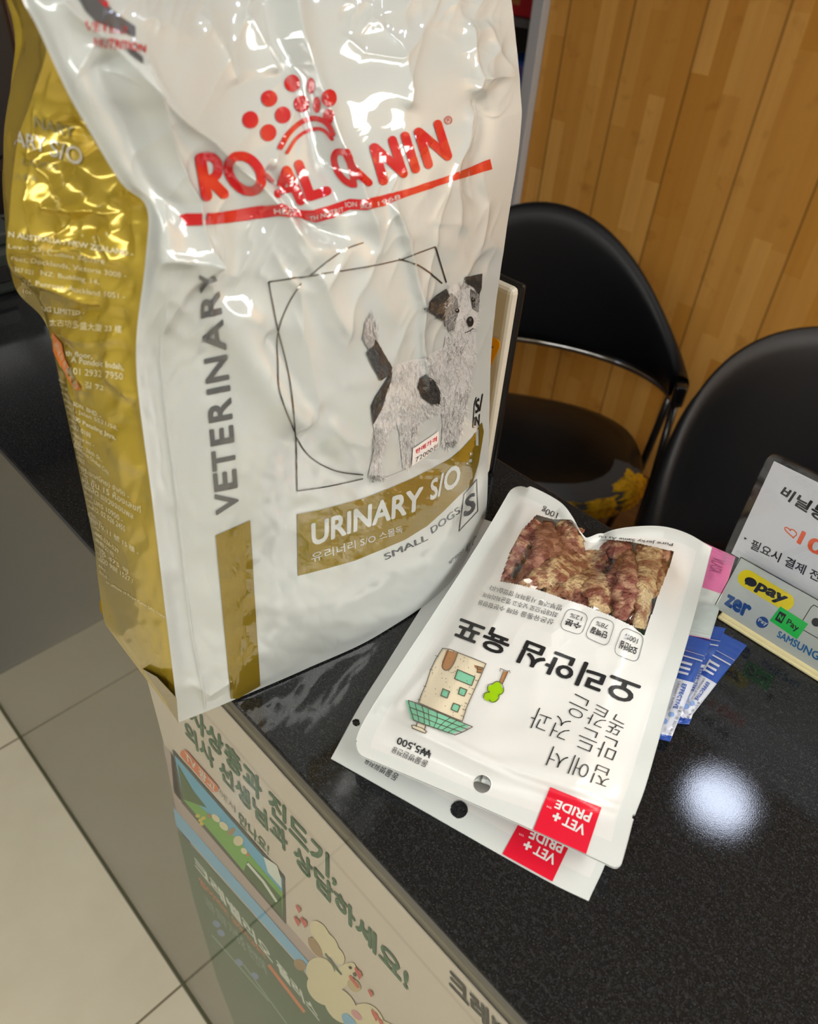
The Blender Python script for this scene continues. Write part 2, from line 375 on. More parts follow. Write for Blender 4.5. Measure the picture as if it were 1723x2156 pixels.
# ---- open shelf unit left of the panelling
sh = empty('shelf_unit', (-1.9, YW+.2, FLOOR_Z), 'tall white open shelf at the left end of the wood panelling', 'shelf')
M_wl = mat('white laminate', rgb(188, 188, 190), .35, bump=(50, .1, .0005))
M_shin = mat('grey shelf lining', rgb(74, 72, 72), .6, bump=(50, .1, .0005))
MB().rbox((-1.675, YW-.03, FLOOR_Z), (-1.632, YW+.42, CEIL_Z-.05), .003).build('side_panel', M_wl, sh)
MB().rbox((-2.5, YW-.03, FLOOR_Z), (-2.46, YW+.42, CEIL_Z-.05), .003).build('side_panel', M_wl, sh)
MB().box((-2.46, YW+.38, FLOOR_Z), (-1.675, YW+.40, CEIL_Z-.05)).build('back_panel', M_shin, sh)
for z in (-1.0, -.62, -.30, .02, .36, .7): MB().rbox((-2.46, YW-.01, z-.022), (-1.675, YW+.38, z), .002).build('shelf_board', M_shin, sh)
def goods(name, a, b, m, label, cat, extra=None):
    mb = MB().rbox(a, b, .004); o = mb.build('carton', m, None)
    e = empty(name, ((a[0]+b[0])/2, (a[1]+b[1])/2, a[2]), label, cat)
    o.parent = e; o.matrix_parent_inverse = Matrix.Translation(-Vector(e.location))
    if extra:
        for nm, aa, bb, mm in extra: MB().box(aa, bb).build(nm, mm, e)
    return e
RED = mat('red carton', rgb(150, 22, 30), .4, bump=(40, .1, .0005)); BLUE = mat('blue carton', rgb(34, 74, 150), .4, bump=(40, .1, .0005))
WHT = mat('white carton', rgb(206, 200, 202), .45, bump=(40, .1, .0005)); ORG = mat('orange red stripe', rgb(214, 62, 34), .4, bump=(40, .1, .0005))
GLD = mat('dull gold print', rgb(150, 92, 50), .4, bump=(40, .1, .0005))
goods('carton_box', (-1.86, YW+.02, .021), (-1.70, YW+.2, .19), RED, 'dark red carton with a gold panel high on the white shelf', 'box', [('gold_label', (-1.84, YW+.018, .05), (-1.76, YW+.0195, .12), GLD)])
goods('carton_box', (-1.84, YW+.03, -.299), (-1.685, YW+.2, -.10), BLUE, 'blue carton on the white shelf below the red carton', 'box', [('lid_band', (-1.842, YW+.028, -.14), (-1.683, YW+.0295, -.11), mat('violet band', rgb(86, 78, 140), .4, bump=(40, .1, .0005)))])
goods('carton_box', (-1.83, YW+.03, -.619), (-1.70, YW+.22, -.34), WHT, 'white carton with an orange red stripe on the shelf below the blue carton', 'box', [('red_stripe', (-1.735, YW+.028, -.618), (-1.715, YW+.0295, -.341), ORG), ('red_stripe', (-1.829, YW+.027, -.36), (-1.701, YW+.0285, -.345), ORG)])
goods('carton_box', (-1.84, YW+.03, -.999), (-1.70, YW+.22, -.70), mat('grey carton', rgb(150, 146, 148), .45, bump=(40, .1, .0005)), 'pale grey carton on the lowest visible shelf beside the panelling', 'box')

# ---- ceiling lights; the panels are unseen, placed for highlights and the granite patch
for i, (x, y, r, st) in enumerate(DOWNLIGHTS):
    e = empty('ceiling_downlight', (x, y, CEIL_Z), 'round recessed white ceiling downlight', 'ceiling light', 'recessed downlights')
    MB().tube([(x, y, CEIL_Z-.012), (x, y, CEIL_Z-.001)], r+.012, 40).build('trim_ring', mat('white lamp trim', rgb(225, 225, 225), .4, bump=(40, .05, .0005)), e)
    MB().tube([(x, y, CEIL_Z-.016), (x, y, CEIL_Z-.0125)], r, 40).build('diffuser', mat('cool lamp diffuser %d' % 0, (.8, .8, .8, 1), .5, emit=((.72, .80, 1, 1), st)), e)
for i, (x, y, a, b, st, c) in enumerate(PANELS):
    e = empty('ceiling_panel_light', (x, y, CEIL_Z), 'unseen rectangular white ceiling panel light', 'ceiling light', 'ceiling panel lights')
    MB().box((x-a-.015, y-b-.015, CEIL_Z-.012), (x+a+.015, y+b+.015, CEIL_Z-.001)).build('frame', MATS['white lamp trim'], e)
    MB().box((x-a, y-b, CEIL_Z-.016), (x+a, y+b, CEIL_Z-.0125)).build('diffuser', mat('panel diffuser %d' % i, (.8, .8, .8, 1), .5, emit=(c+(1,), st)), e)

# ================================================================== COUNTER
ct = empty('reception_counter', (0, .27, FLOOR_Z), 'reception counter with a polished black granite top and glossy grey front', 'counter')
XC0, XC1 = -2.3, 1.6
MB().rbox((XC0, EDGE_Y, -.008), (XC1, BACK_Y, 0), .0012, 2).build('countertop', GRANITE, ct)
M_panel = mat('taupe counter front board', rgb(118, 110, 98), .35, bump=(60, .1, .0005))
MB().box((XC0, EDGE_Y+.006, FLOOR_Z), (XC1, BACK_Y-.02, -.0085)).build('body', M_panel, ct)
MB().box((XC0, EDGE_Y-.0005, FLOOR_Z+.004), (XC1, EDGE_Y+.0005, -.0085)).build('glass_front', clear('front glass', 1.5, .0, (.95, .96, .94, 1), .72), ct)
MB().box((XC0, EDGE_Y-.004, FLOOR_Z), (XC1, EDGE_Y+.004, FLOOR_Z+.004)).build('base_strip', mat('dull green grey base strip', rgb(98, 96, 74), .4, bump=(60, .1, .0005)), ct)

# ================================================================== THE BIG FOOD BAG
M_film = mat('glossy white printed film', rgb(197, 202, 200), .38, spec=.3, coat=1, coat_rough=.012, bump=[(300, .035, .0006)])
M_gold = mat('satin gold printed film', rgb(200, 174, 60), .22, metal=.45, spec=.6, coat=.5, bump=[(420, .06, .0006)], coat_rough=.06)
M_goldp = mat('olive gold ink', rgb(138, 116, 24), .35, metal=.25, coat=1, coat_rough=.015, bump=[(420, .06, .0006)])
M_redp = mat('red ink', rgb(196, 8, 22), .4, spec=.3, coat=1, coat_rough=.015, bump=[(420, .06, .0006)])
M_grey = mat('charcoal ink', rgb(74, 76, 80), .4, spec=.3, coat=1, coat_rough=.015, bump=[(420, .06, .0006)])
M_blk = mat('black ink', rgb(24, 24, 26), .4, spec=.3, coat=1, coat_rough=.015, bump=[(420, .06, .0006)])
M_foil = mat('dark foil line', rgb(118, 112, 106), .12, metal=1, bump=[(420, .06, .0006)])
M_ivory = mat('ivory ink on gold', rgb(226, 218, 180), .25, coat=.3, bump=[(420, .06, .0006)])
M_silv = mat('silver ink on gold', rgb(214, 210, 196), .25, metal=.3, coat=.3, bump=[(420, .06, .0006)])
M_faint = mat('faded grey ink on gold', rgb(166, 158, 110), .25, metal=.3, coat=.3, bump=[(420, .06, .0006)])
XP = -.24
bag = empty('dog_food_bag', (-.29, .21, 0), 'large glossy white dog food bag with gold side standing on the black counter', 'pet food bag')
fr = [0, .06, .22, .42, .63, .83, 1]
def X(p, v): return at(p[0], p[1], 'x', v)
rows = []
#        left px       right px      dx along the 7 columns
spec = [((350, 1300), (1029, 930), (0, -.001, .010, .020, .021, .012, -.010)),
        ((320, 1050), (1036, 724), (0, -.001, .012, .023, .024, .013, -.014)),
        ((287, 770), (1062, 515), (0, .001, .008, .018, .021, .012, -.014)),
        ((305, 560), (1088, 355), (.004, .012, .006, .012, .014, .008, -.014)),
        ((310, 440), (1098, 268), (.004, .010, .004, .003, .006, .002, -.016)),
        ((255, 385), (1099, 222), (.003, .008, .004, -.001, .001, -.003, -.018)),
        ((185, 270), (1093, 142), (.002, .006, .005, -.008, -.006, -.008, -.023)),
        ((140, 190), (1087, 84), (0, .006, .004, -.013, -.013, -.014, -.028)),
        ((80, 60), (1076, -4), (-.006, 0, -.001, -.020, -.022, -.022, -.034)),
        ((48, 0), (1066, -45), (-.010, -.004, -.006, -.025, -.028, -.028, -.038)),
        ((14, -90), (1042, -110), (-.018, -.013, -.016, -.033, -.036, -.036, -.044)),
        ((14, -260), (1010, -280), (-.038, -.036, -.038, -.048, -.051, -.051, -.054)),
        ((30, -430), (990, -430), (-.060,)*7)]
rows.append([at(x, y, 'z', .0015) for x, y in ((376, 1521), (430, 1500), (520, 1462), (650, 1406), (800, 1335), (950, 1225), (1022, 1090))])
rows.append([at(x, y, 'x', v) for x, y, v in ((368, 1450, XP+.001), (415, 1428, XP+.002), (530, 1375, XP+.012), (660, 1305, XP+.022), (800, 1225, XP+.025), (950, 1130, XP+.012), (1026, 1040, XP-.008))])
for L, R, dx in spec: rows.append([X((L[0]+(R[0]-L[0])*f, L[1]+(R[1]-L[1])*f), XP+d) for f, d in zip(fr, dx)])
rows = np.array(rows)
NV, NU = 520, 400
G = catmull(rows, NV)
# columns are unevenly spaced: spline over the column index, then even out
def cols_even(G, fr, n):
    T = np.swapaxes(G, 0, 1); fine = catmull(T, 241); u = np.interp(np.linspace(0, len(fr)-1, 241), range(len(fr)), fr)
    tgt = np.linspace(0, 1, n); idx = np.interp(tgt, u, np.arange(241)); i = np.minimum(idx.astype(int), 239); f = (idx-i)[:, None, None]
    return np.swapaxes(fine[i]*(1-f)+fine[i+1]*f, 0, 1)
G = cols_even(G, fr, NU)
def proj(P):
    Q = (P-C0) @ ROT; return W_/2+F_*Q[..., 0]/-Q[..., 2], H_/2-F_*Q[..., 1]/-Q[..., 2]
def ridge(d, w): return np.exp(-np.abs(d)/w)
def bump_(d, w): return np.exp(-(d/w)**2)
def fold(px, py, pts, w, h, taper=(0, 0), asym=0, sharp=True):
    d, t, s_ = polydist(px, py, pts); w2 = w*(1+asym*s_)
    k = ridge(d, w2) if sharp else bump_(d, w2)
    env = (sstep(t, 0, .15) if taper[0] else 1)*(1-sstep(t, .8, 1) if taper[1] else 1)
    return h*k*env
px, py = proj(G)
nx, ny = px+22*(vnoise(px/90, py/90, 5)-.5), py+22*(vnoise(px/90, py/90, 6)-.5)
D = np.zeros(px.shape)
FOLDS = [  # polyline, width px, height m, ends tapered, asymmetry, sharp
    ([(118, 0), (180, 55), (262, 128), (340, 205), (420, 285), (500, 360), (585, 440), (680, 560)], 26, .0050, (0, 1), .3, True),
    ([(290, 128), (330, 215), (372, 330), (408, 430), (424, 535)], 20, .0055, (0, 0), -.3, True),
    ([(262, 128), (228, 140), (250, 215), (300, 330), (345, 430), (400, 520)], 24, -.0045, (1, 1), 0, False),
    ([(424, 535), (350, 538), (290, 545)], 16, .0030, (0, 1), 0, True),
    ([(424, 535), (380, 610), (335, 700)], 20, .0030, (0, 1), 0, True),
    ([(424, 535), (428, 640), (410, 740)], 16, .0025, (0, 1), 0, True),
    ([(600, -60), (618, 60), (640, 130), (690, 245), (735, 350), (775, 460), (800, 560)], 24, .0055, (0, 1), .3, True),
    ([(575, -60), (590, 80), (625, 165), (662, 260), (700, 360), (750, 470)], 22, -.0050, (0, 1), 0, False),
    ([(545, 350), (600, 400), (650, 460), (720, 520)], 20, -.0055, (1, 1), 0, False),
    ([(520, 320), (600, 440), (690, 600), (760, 760)], 40, .0028, (1, 1), 0, False),
    ([(800, 410), (838, 470), (856, 560), (878, 660), (895, 760), (897, 830)], 13, .0040, (1, 1), .5, True),
    ([(640, 480), (760, 560), (850, 700)], 30, .0018, (1, 1), 0, False),
    ([(430, 610), (520, 760), (610, 870), (655, 905)], 44, .0060, (1, 1), .2, False),
    ([(560, 700), (620, 800), (662, 900)], 26, -.0040, (1, 1), 0, False),
    ([(655, 905), (665, 840), (650, 740), (600, 640)], 18, .0022, (1, 1), 0, True),
    ([(690, 880), (740, 920), (790, 940)], 20, .0024, (1, 1), 0, True),
    ([(620, 900), (700, 1000), (790, 1040)], 30, -.0018, (1, 1), 0, False),
    ([(985, 40), (982, 100), (1000, 160), (985, 200)], 13, .0035, (1, 1), 0, True),
    ([(1000, 160), (1050, 150), (1095, 150)], 14, .0030, (1, 1), 0, True),
    ([(1015, 40), (1040, 110), (1090, 150)], 16, .0025, (1, 1), 0, True),
    ([(985, 190), (1025, 260), (1020, 360), (990, 470)], 20, -.0030, (1, 1), 0, False),
    ([(985, 200), (975, 320), (960, 420), (955, 520)], 11, .0022, (1, 1), 0, True),
    ([(1035, 330), (1020, 440), (1000, 560)], 12, .0020, (1, 1), 0, True),
    ([(760, 20), (830, 90), (860, 180), (850, 240)], 24, .0030, (1, 1), 0, True),
    ([(700, 60), (760, 110), (830, 120), (900, 60)], 22, .0028, (1, 1), 0, True),
    ([(520, 20), (560, 90), (580, 160)], 20, .0030, (1, 1), 0, True),
    ([(420, 20), (470, 110), (500, 180)], 24, .0022, (1, 1), 0, True),
    ([(380, 540), (470, 640), (560, 700)], 24, .0020, (1, 1), 0, True),
    ([(840, 470), (940, 520), (1000, 620)], 26, .0012, (1, 1), 0, False),
    ([(560, 500), (620, 620), (640, 760)], 12, .0018, (1, 1), 0, True),
    ([(600, 480), (700, 640), (740, 720)], 12, .0016, (1, 1), 0, True),
    ([(1000, 880), (985, 940), (960, 1000)], 14, .0026, (1, 1), 0, True),
    ([(1010, 970), (990, 1060), (960, 1120)], 14, -.0022, (1, 1), 0, False),
    ([(395, 1440), (430, 1470), (485, 1430)], 12, .0018, (1, 1), 0, True),
]
for pts, w, h, tp, asy, sh_ in FOLDS: D += fold(nx, ny, pts, w, h, tp, asy, sh_)
hi = 1-sstep(py+.25*px, 800, 1150)         # loose film above the kibble
f1, f2, _ = worley(nx/95, ny/150, 11); g1, g2, _ = worley(nx/42+ny/160, ny/60, 23)
e1, e2, _ = worley(nx/150+py/500, ny/260, 12)
def ridged(x, y, s): return 1-np.abs(2*vnoise(x, y, s)-1)
crk = sstep(vnoise(px/130, py/170, 9), .42, .68)
D += hi*(.0010*(f1-.5)*sstep(vnoise(px/260, py/260, 19), .3, .6)+.0005*(e1-.5)+.0012*(g1-.5)*crk*(1-sstep(py, 180, 330))+.0006*(g1-.5)*crk)
q1, q2 = (nx*.93+ny*.37), (ny*.93-nx*.37)
D += hi*(.0012*ridged(q1/90, q2/260, 81)**6+.0007*ridged(q1/30+ny/300, q2/60, 83)**2*crk+.0006*(vnoise(px/120, py/200, 85)-.5))
D += hi*.0022*(vnoise(nx/210, ny/280, 3)-.5)
# slack shaken kibble relief below
k1, k2, _ = worley(nx/34+.3*vnoise(px/40, py/40, 1), ny/30, 31)
D += (1-hi)*(.00045*np.exp(-(k1*1.6)**2)+.0014*(vnoise(px/85, py/70, 17)-.5)+.0006*(vnoise(px/30, py/26, 18)-.5))
U = np.linspace(0, 1, NU)[None, :]
D *= sstep(U, -.01, .05)*(1-.75*sstep(U, .93, 1))
# the flat heat-sealed margin along the left
D += .0012*np.exp(-((U-.068)/.006)**2)*sstep(py, 520, 700)
kk = np.linspace(0, 1, NV)[:, None]; D *= sstep(kk, 0, .02)
G[..., 0] += D
front = grid_mesh('front_panel', G, M_film, bag)
EL = G[:, 0]; ER = G[:, -1]

# ---- gold side gusset, in two leaves meeting at an outward fold
def leaf(A, B, mid, n=150): # A,B edge curves (NV,3), mid: control columns between
    cols = np.stack([A]+mid+[B], 0); return np.swapaxes(catmull(cols, n), 0, 1)
Fp = [(218, 1302, -.330), (206, 1218, -.331), (196, 1135, -.330), (143, 885, -.322), (88, 648, -.315), (19, 560, -.302), (20, 455, -.300), (27, 370, -.300), (40, 285, -.298), (68, 205, -.292), (100, 90, -.275), (76, 0, -.275), (44, -90, -.28), (40, -260, -.285), (40, -430, -.301)]
FC = catmull([at(x, y, 'x', v) for x, y, v in Fp], NV)
FC[0, 2] = .0015
Bp = [(214, 1268, -.345), (203, 1190, -.350), (194, 1118, -.352), (141, 870, -.358), (100, 690, -.360), (30, 600, -.362), (7, 420, -.362), (7, 330, -.362), (10, 262, -.362), (24, 180, -.362), (45, 95, -.362), (40, 40, -.360), (18, -30, -.356), (16, -200, -.34), (36, -430, -.3015)]
BC = catmull([at(x, y, 'x', v) for x, y, v in Bp], NV); BC[0, 2] = .0015
t_ = np.linspace(0, 1, NV)
def mid_col(A, B, f, dy): # dy: offset along -y (towards the customer) per control row
    c = A*(1-f)+B*f; c = c.copy(); c[:, 1] -= np.interp(t_, np.linspace(0, 1, len(dy)), dy); return c
dyA = [0, .002, .004, .006, .004, .002, -.003, -.006, -.010, -.012, -.014, -.014, -.01, 0, 0]
g1_ = leaf(EL, FC, [mid_col(EL, FC, .33, dyA), mid_col(EL, FC, .68, dyA)])
gx, gy = proj(g1_)
mx, my = gx+14*(vnoise(gx/60, gy/60, 41)-.5), gy+14*(vnoise(gx/60, gy/60, 42)-.5)
E_ = np.zeros(gx.shape)
for pts, w, h, tp, asy, sh_ in [
    ([(68, 205), (78, 260), (84, 330), (82, 430), (70, 530)], 9, .0045, (0, 1), 0, True),
    ([(68, 205), (40, 260), (28, 310)], 9, .003, (0, 1), 0, True),
    ([(28, 305), (50, 320), (90, 335)], 9, .0035, (1, 1), 0, True),
    ([(84, 330), (130, 400), (190, 440), (255, 442)], 13, .0050, (1, 1), .3, True),
    ([(90, 430), (140, 440), (195, 425)], 11, .0035, (1, 1), 0, True),
    ([(195, 425), (150, 480), (110, 500)], 12, .0035, (1, 1), 0, True),
    ([(110, 240), (200, 330), (250, 400)], 22, -.006, (1, 1), 0, False),
    ([(20, 540), (90, 535), (180, 520), (240, 560)], 13, .0045, (0, 1), 0, True),
    ([(20, 560), (90, 590), (170, 620), (215, 655)], 16, .0050, (0, 1), .3, True),
    ([(215, 655), (170, 660), (120, 690)], 14, -.003, (1, 1), 0, False),
    ([(205, 480), (235, 520), (250, 560)], 10, .003, (1, 1), 0, True),
    ([(100, 660), (150, 700), (230, 720), (280, 700)], 16, .0030, (1, 1), 0, True),
    ([(150, 720), (180, 790), (170, 850)], 13, .0025, (1, 1), 0, True),
    ([(230, 740), (260, 800), (290, 850)], 18, .0025, (1, 1), 0, False),
    ([(115, 720), (150, 800), (165, 850), (200, 1000)], 9, .0020, (1, 1), 0, True),
    ([(240, 900), (270, 960), (300, 1000)], 18, .0015, (1, 1), 0, False)]:
    E_ += fold(mx, my, pts, w, h, tp, asy, sh_)
hg = 1-sstep(gy, 780, 1020); w1, _, _ = worley(mx/55, my/60, 51)
E_ += hg*(.0030*(w1-.5))+.0018*(vnoise(gx/60, gy/80, 52)-.5)+.0004*(vnoise(gx/16, gy/20, 53)-.5)
V1 = np.linspace(0, 1, g1_.shape[1])[None, :]
E_ *= sstep(V1, 0, .08)*(1-sstep(V1, .80, 1))*sstep(kk, 0, .03)
g1_[..., 1] -= E_
G2 = leaf(FC, BC, [mid_col(FC, BC, .5, [-.004]*15)], 60)
G2[..., 1] += 0; hx, hy = proj(G2); V2 = np.linspace(0, 1, 60)[None, :]
G2[..., 1] -= .002*(vnoise(hx/30, hy/50, 61)-.5)*sstep(V2, 0, .2)*(1-sstep(V2, .8, 1))
gus = mesh_obj('side_gusset', np.concatenate([g1_.reshape(-1, 3), G2.reshape(-1, 3)]),
               np.concatenate([grid_faces(NV, g1_.shape[1], True), grid_faces(NV, 60, True)+g1_.shape[0]*g1_.shape[1]]).tolist(), M_gold, bag, True)
# ---- back and the hidden right side close the bag
b1 = BC.copy(); b1[:, 1] = b1[:, 1]*.45+.17*.55+.0; b1[:, 0] -= .012
b2 = ER.copy(); b2[:, 0] = BC[:, 0]-.006; b2[:, 1] -= .03
b3 = ER.copy(); b3[:, 0] = ER[:, 0]*.35+BC[:, 0]*.65; b3[:, 1] -= .004
back = grid_mesh('back_panel', leaf(BC, ER, [b1, b2, b3], 60), M_gold, bag)
loop = np.concatenate([G[0], leaf(BC, ER, [b1, b2, b3], 60)[0][::-1], G2[0][::-1], g1_[0][::-1]])
cen = np.array([-.29, .21, .003]); bot = [tuple(p) for p in loop]+[tuple(cen)]
mesh_obj('base_panel', bot, [(i, (i+1) % len(loop), len(loop)) for i in range(len(loop))], M_gold, bag)
# folded bottom corner of the gold film
q = [(300, 1408), (342, 1466), (376, 1523), (372, 1470), (330, 1425)]
mesh_obj('corner_tuck', [at(x, y, 'y', .0905-.0005*i) for i, (x, y) in enumerate(q)]+[at(x, y, 'y', .0935) for x, y in q], [(0, 1, 2, 3, 4), (9, 8, 7, 6, 5), (0, 5, 6, 1), (1, 6, 7, 2), (2, 7, 8, 3), (3, 8, 9, 4)], M_goldp, bag)
q = [(212, 1288), (209, 1268), (214, 1258), (228, 1278), (232, 1312)]
mesh_obj('corner_tuck', [at(x, y, 'x', -.336) for x, y in q]+[at(x, y, 'x', -.339) for x, y in q], [(0, 1, 2, 3, 4), (9, 8, 7, 6, 5), (0, 5, 6, 1), (1, 6, 7, 2), (2, 7, 8, 3), (3, 8, 9, 4)], M_gold, bag)

# ---- printing on the front
SF = MeshSurf(front)
c2 = lambda x, y: (500+.3947*x, .3947*y); c1 = lambda x, y: (.3598*x, .3598*y)
c4 = lambda x, y: (500+.3525*x, 480+.3525*y); c3 = lambda x, y: (.3897*x, 700+.3897*y)
P = Print(SF, 'crown_emblem', front)
for x, y, a, b in [(615, 176, 17, 18), (656, 181, 8, 17), (566, 208, 17, 17), (635, 219, 17, 18), (668, 221, 8, 17), (693, 207, 15, 18), (526, 253, 17, 18), (595, 243, 17, 18), (692, 246, 11, 17), (564, 280, 17, 18)]: P.ell(x, y, a, b, M_redp)
P.stroke([c2(*p) for p in [(225, 788), (272, 712), (335, 655), (400, 632), (450, 640), (490, 670), (512, 715)]], 11, M_redp, smooth=True)
P.stroke([c2(*p) for p in [(262, 815), (310, 742), (370, 700), (430, 686), (470, 700), (508, 742)]], 7.5, M_redp, smooth=True)
P.build()
P = Print(SF, 'brand_lettering', front)
def A(pts, w, f=c2, **k): P.stroke([f(*p) for p in pts], w, M_redp, **k)
A([(1170, 925), (1205, 1145)], 24, c1); A([(1170, 918), (1235, 915), (1275, 960), (1262, 1025), (1200, 1065)], 20, c1, smooth=True); A([(1225, 1050), (1308, 1135)], 22, c1)
P.stroke([c1(1432+96*math.cos(t), 1015+62*math.cos(t)*.55+96*math.sin(t)) for t in np.linspace(0, 2*math.pi, 40, endpoint=False)], 20, M_redp, closed=True)
A([(1552, 1022), (1590, 1062)], 9, c1)
A([(218, 1035), (258, 908)], 19); A([(262, 912), (338, 1070)], 20); A([(255, 1015), (315, 1005)], 13)
A([(325, 878), (388, 1050)], 20); A([(388, 1050), (474, 1022)], 20)
A([(560, 810), (530, 812), (516, 850), (535, 915), (575, 965), (612, 985)], 14, smooth=True)
A([(578, 812), (622, 905), (700, 978)], 15); A([(585, 812), (628, 990)], 11); A([(615, 955), (665, 940)], 10)
A([(728, 790), (777, 965)], 20); A([(735, 790), (882, 925)], 18); A([(825, 750), (882, 925)], 19)
A([(893, 727), (948, 902)], 19)
A([(963, 705), (1017, 878)], 19); A([(968, 705), (1118, 835)], 18); A([(1066, 662), (1120, 833)], 18)
P.stroke([c2(1122+19*math.cos(t), 642+20*math.sin(t)) for t in np.linspace(0, 2*math.pi, 24, endpoint=False)], 1.8, M_redp, closed=True)
P.text('R', [c2(1114, 631), c2(1131, 627), c2(1134, 649), c2(1117, 653)], M_redp, .01)
P.poly([c1(1045, 1262), c1(1092, 1248), c1(1250, 1246), c1(1400, 1222)]+[c2(*p) for p in [(100, 1098), (230, 1088), (330, 1120), (400, 1123), (500, 1095), (600, 1062), (680, 1066), (900, 1010), (1130, 935), (1345, 848), (1357, 902), (1150, 965), (900, 1050), (780, 1100), (690, 1120), (600, 1120), (500, 1165), (420, 1185), (340, 1165), (230, 1150), (100, 1168)]]+[c1(1400, 1295), c1(1250, 1312), c1(1092, 1322)], M_redp)
for s_, q in [('HEAL', [(197, 1110), (315, 1112), (318, 1136), (200, 1140)]), ('TH NUTRIT', [(385, 1152), (562, 1108), (566, 1133), (388, 1177)]), ('ION', [(572, 1082), (636, 1078), (638, 1104), (576, 1110)]), ('SINCE', [(655, 1088), (712, 1086), (713, 1110), (657, 1113)]), ('1968', [(742, 1078), (862, 1038), (866, 1063), (746, 1102)])]:
    P.text(s_, [c2(*p) for p in q], M_film, .008, 1)
P.build()
P = Print(SF, 'vertical_lettering', front)
ys = [(1080, 1036), (1032, 991), (989, 946), (936, 899), (887, 841), (828, 815), (804, 751), (742, 677), (667, 618), (613, 574)]
xl = lambda y: np.interp(y, [570, 700, 850, 1080], [419, 425, 437, 455]); xr = lambda y: np.interp(y, [570, 700, 850, 1080], [452, 474, 488, 504])
M_vet = mat('grey semi metallic ink', rgb(96, 98, 102), .3, metal=.3, coat=.8, coat_rough=.015, bump=[(420, .06, .0006)])
for ch, (y0, y1) in zip('VETERINARY', ys): P.text(ch, [(xl(y0), y0+4), (xl(y1), y1+4), (xr(y1), y1-6), (xr(y0), y0-6)], M_vet, .03)
P.build()
P = Print(SF, 'gold_bands', front)
P.poly([(454, 1126), (527, 1094), (535, 1240), (548, 1443), (487, 1478), (470, 1300)], M_goldp)
band = [(355, 1707), (480, 1685), (620, 1648), (760, 1610), (900, 1555), (1050, 1490), (1180, 1425), (1270, 1375), (1330, 1325), (1400, 1250), (1458, 1160), (1470, 1215), (1440, 1400), (1400, 1530), (1330, 1590), (1230, 1690), (1130, 1780), (1000, 1860), (860, 1920), (700, 1985), (540, 2030), (360, 2076)]
P.poly([c4(*p) for p in band], M_goldp)
P.text('URINARY', [c4(437, 1762), c4(1108, 1540), c4(1098, 1680), c4(440, 1900)], M_film, .035, 1)
P.text('S/O', [c4(1150, 1508), c4(1326, 1392), c4(1330, 1530), c4(1145, 1632)], M_film, .03, 1)
P.text('유리너리 S/O 스몰독', [c4(437, 1940), c4(980, 1775), c4(985, 1818), c4(440, 1998)], M_film, .012, 1)
P.build()
P = Print(SF, 'printed_text', front)
for d_ in (0, .8): P.text('SMALL', [(x+d_, y) for x, y in (c4(872, 1948), c4(1130, 1828), c4(1135, 1862), c4(880, 1984))], M_grey, 0)
P.text('DOGS', [c4(1152, 1790), c4(1318, 1662), c4(1332, 1698), c4(1162, 1826)], M_grey, .012)
P.stroke([c4(*p) for p in [(1352, 1590), (1428, 1500), (1434, 1690), (1322, 1810), (1352, 1590)]], 1.6, M_grey)
P.text('S', [c4(1362, 1610), c4(1420, 1570), c4(1422, 1690), c4(1350, 1735)], M_vet, .03)
P.text('4KG', [c4(1362, 1900), c4(1425, 1830), c4(1425, 1890), c4(1362, 1950)], M_vet, .02)
P.text('NET WEIGHT', [c4(1262, 1990), c4(1350, 1915), c4(1352, 1935), c4(1264, 2010)], M_grey, .008)
P.stroke([c4(*p) for p in [(1425, 1010), (1413, 1050), (1404, 1190), (1412, 1192)]], 1.6, M_blk)
P.text('S/', [c4(1421, 1030), c4(1466, 985), c4(1462, 1085), c4(1418, 1110)], M_blk, .03)
P.text('IN', [c4(1414, 1130), c4(1446, 1108), c4(1443, 1180), c4(1412, 1182)], M_blk, .02)
# veterinary nutrition mark at the top left
P.poly([c1(430, -60), c1(560, -60), c1(650, 60), c1(790, 160), c1(790, 220), c1(690, 180), c1(560, 130), c1(500, 70)], M_vet)
P.poly([c1(545, -30), c1(600, -10), c1(630, 20), c1(625, 55), c1(580, 15)], M_redp)
P.line('VETERI', c1(500, 175), c1(735, 205), 17, M_redp, .0); P.line('NUTRITION', c1(555, 265), c1(850, 315), 18, M_redp, .02)
P.poly([c1(735, 290), c1(790, 300), c1(835, 340), c1(840, 378), c1(800, 350), c1(760, 320)], M_vet)
P.build()
P = Print(SF, 'foil_lines', front)
fl = lambda pts, sm=True, w=2.6: P.stroke([c4(*p) for p in pts], w, M_foil, smooth=sm, caps=False)
fl([(1245, 325), (1180, 110), (970, 190)], False); fl([(970, 190), (800, 226), (600, 258), (430, 285), (185, 320)]); fl([(185, 320), (230, 560), (290, 800), (328, 1050), (346, 1240), (355, 1568)])
fl([(355, 1568), (550, 1540), (748, 1495)]); fl([(1220, 330), (1130, 255), (1040, 205), (960, 185)]); fl([(750, 88), (640, 130), (540, 195), (430, 285)])
fl([(378, 330), (300, 460), (243, 620), (238, 800), (252, 980), (342, 1215)]); fl([(345, 1240), (400, 1330), (480, 1400), (600, 1452), (750, 1472)])
P.build()
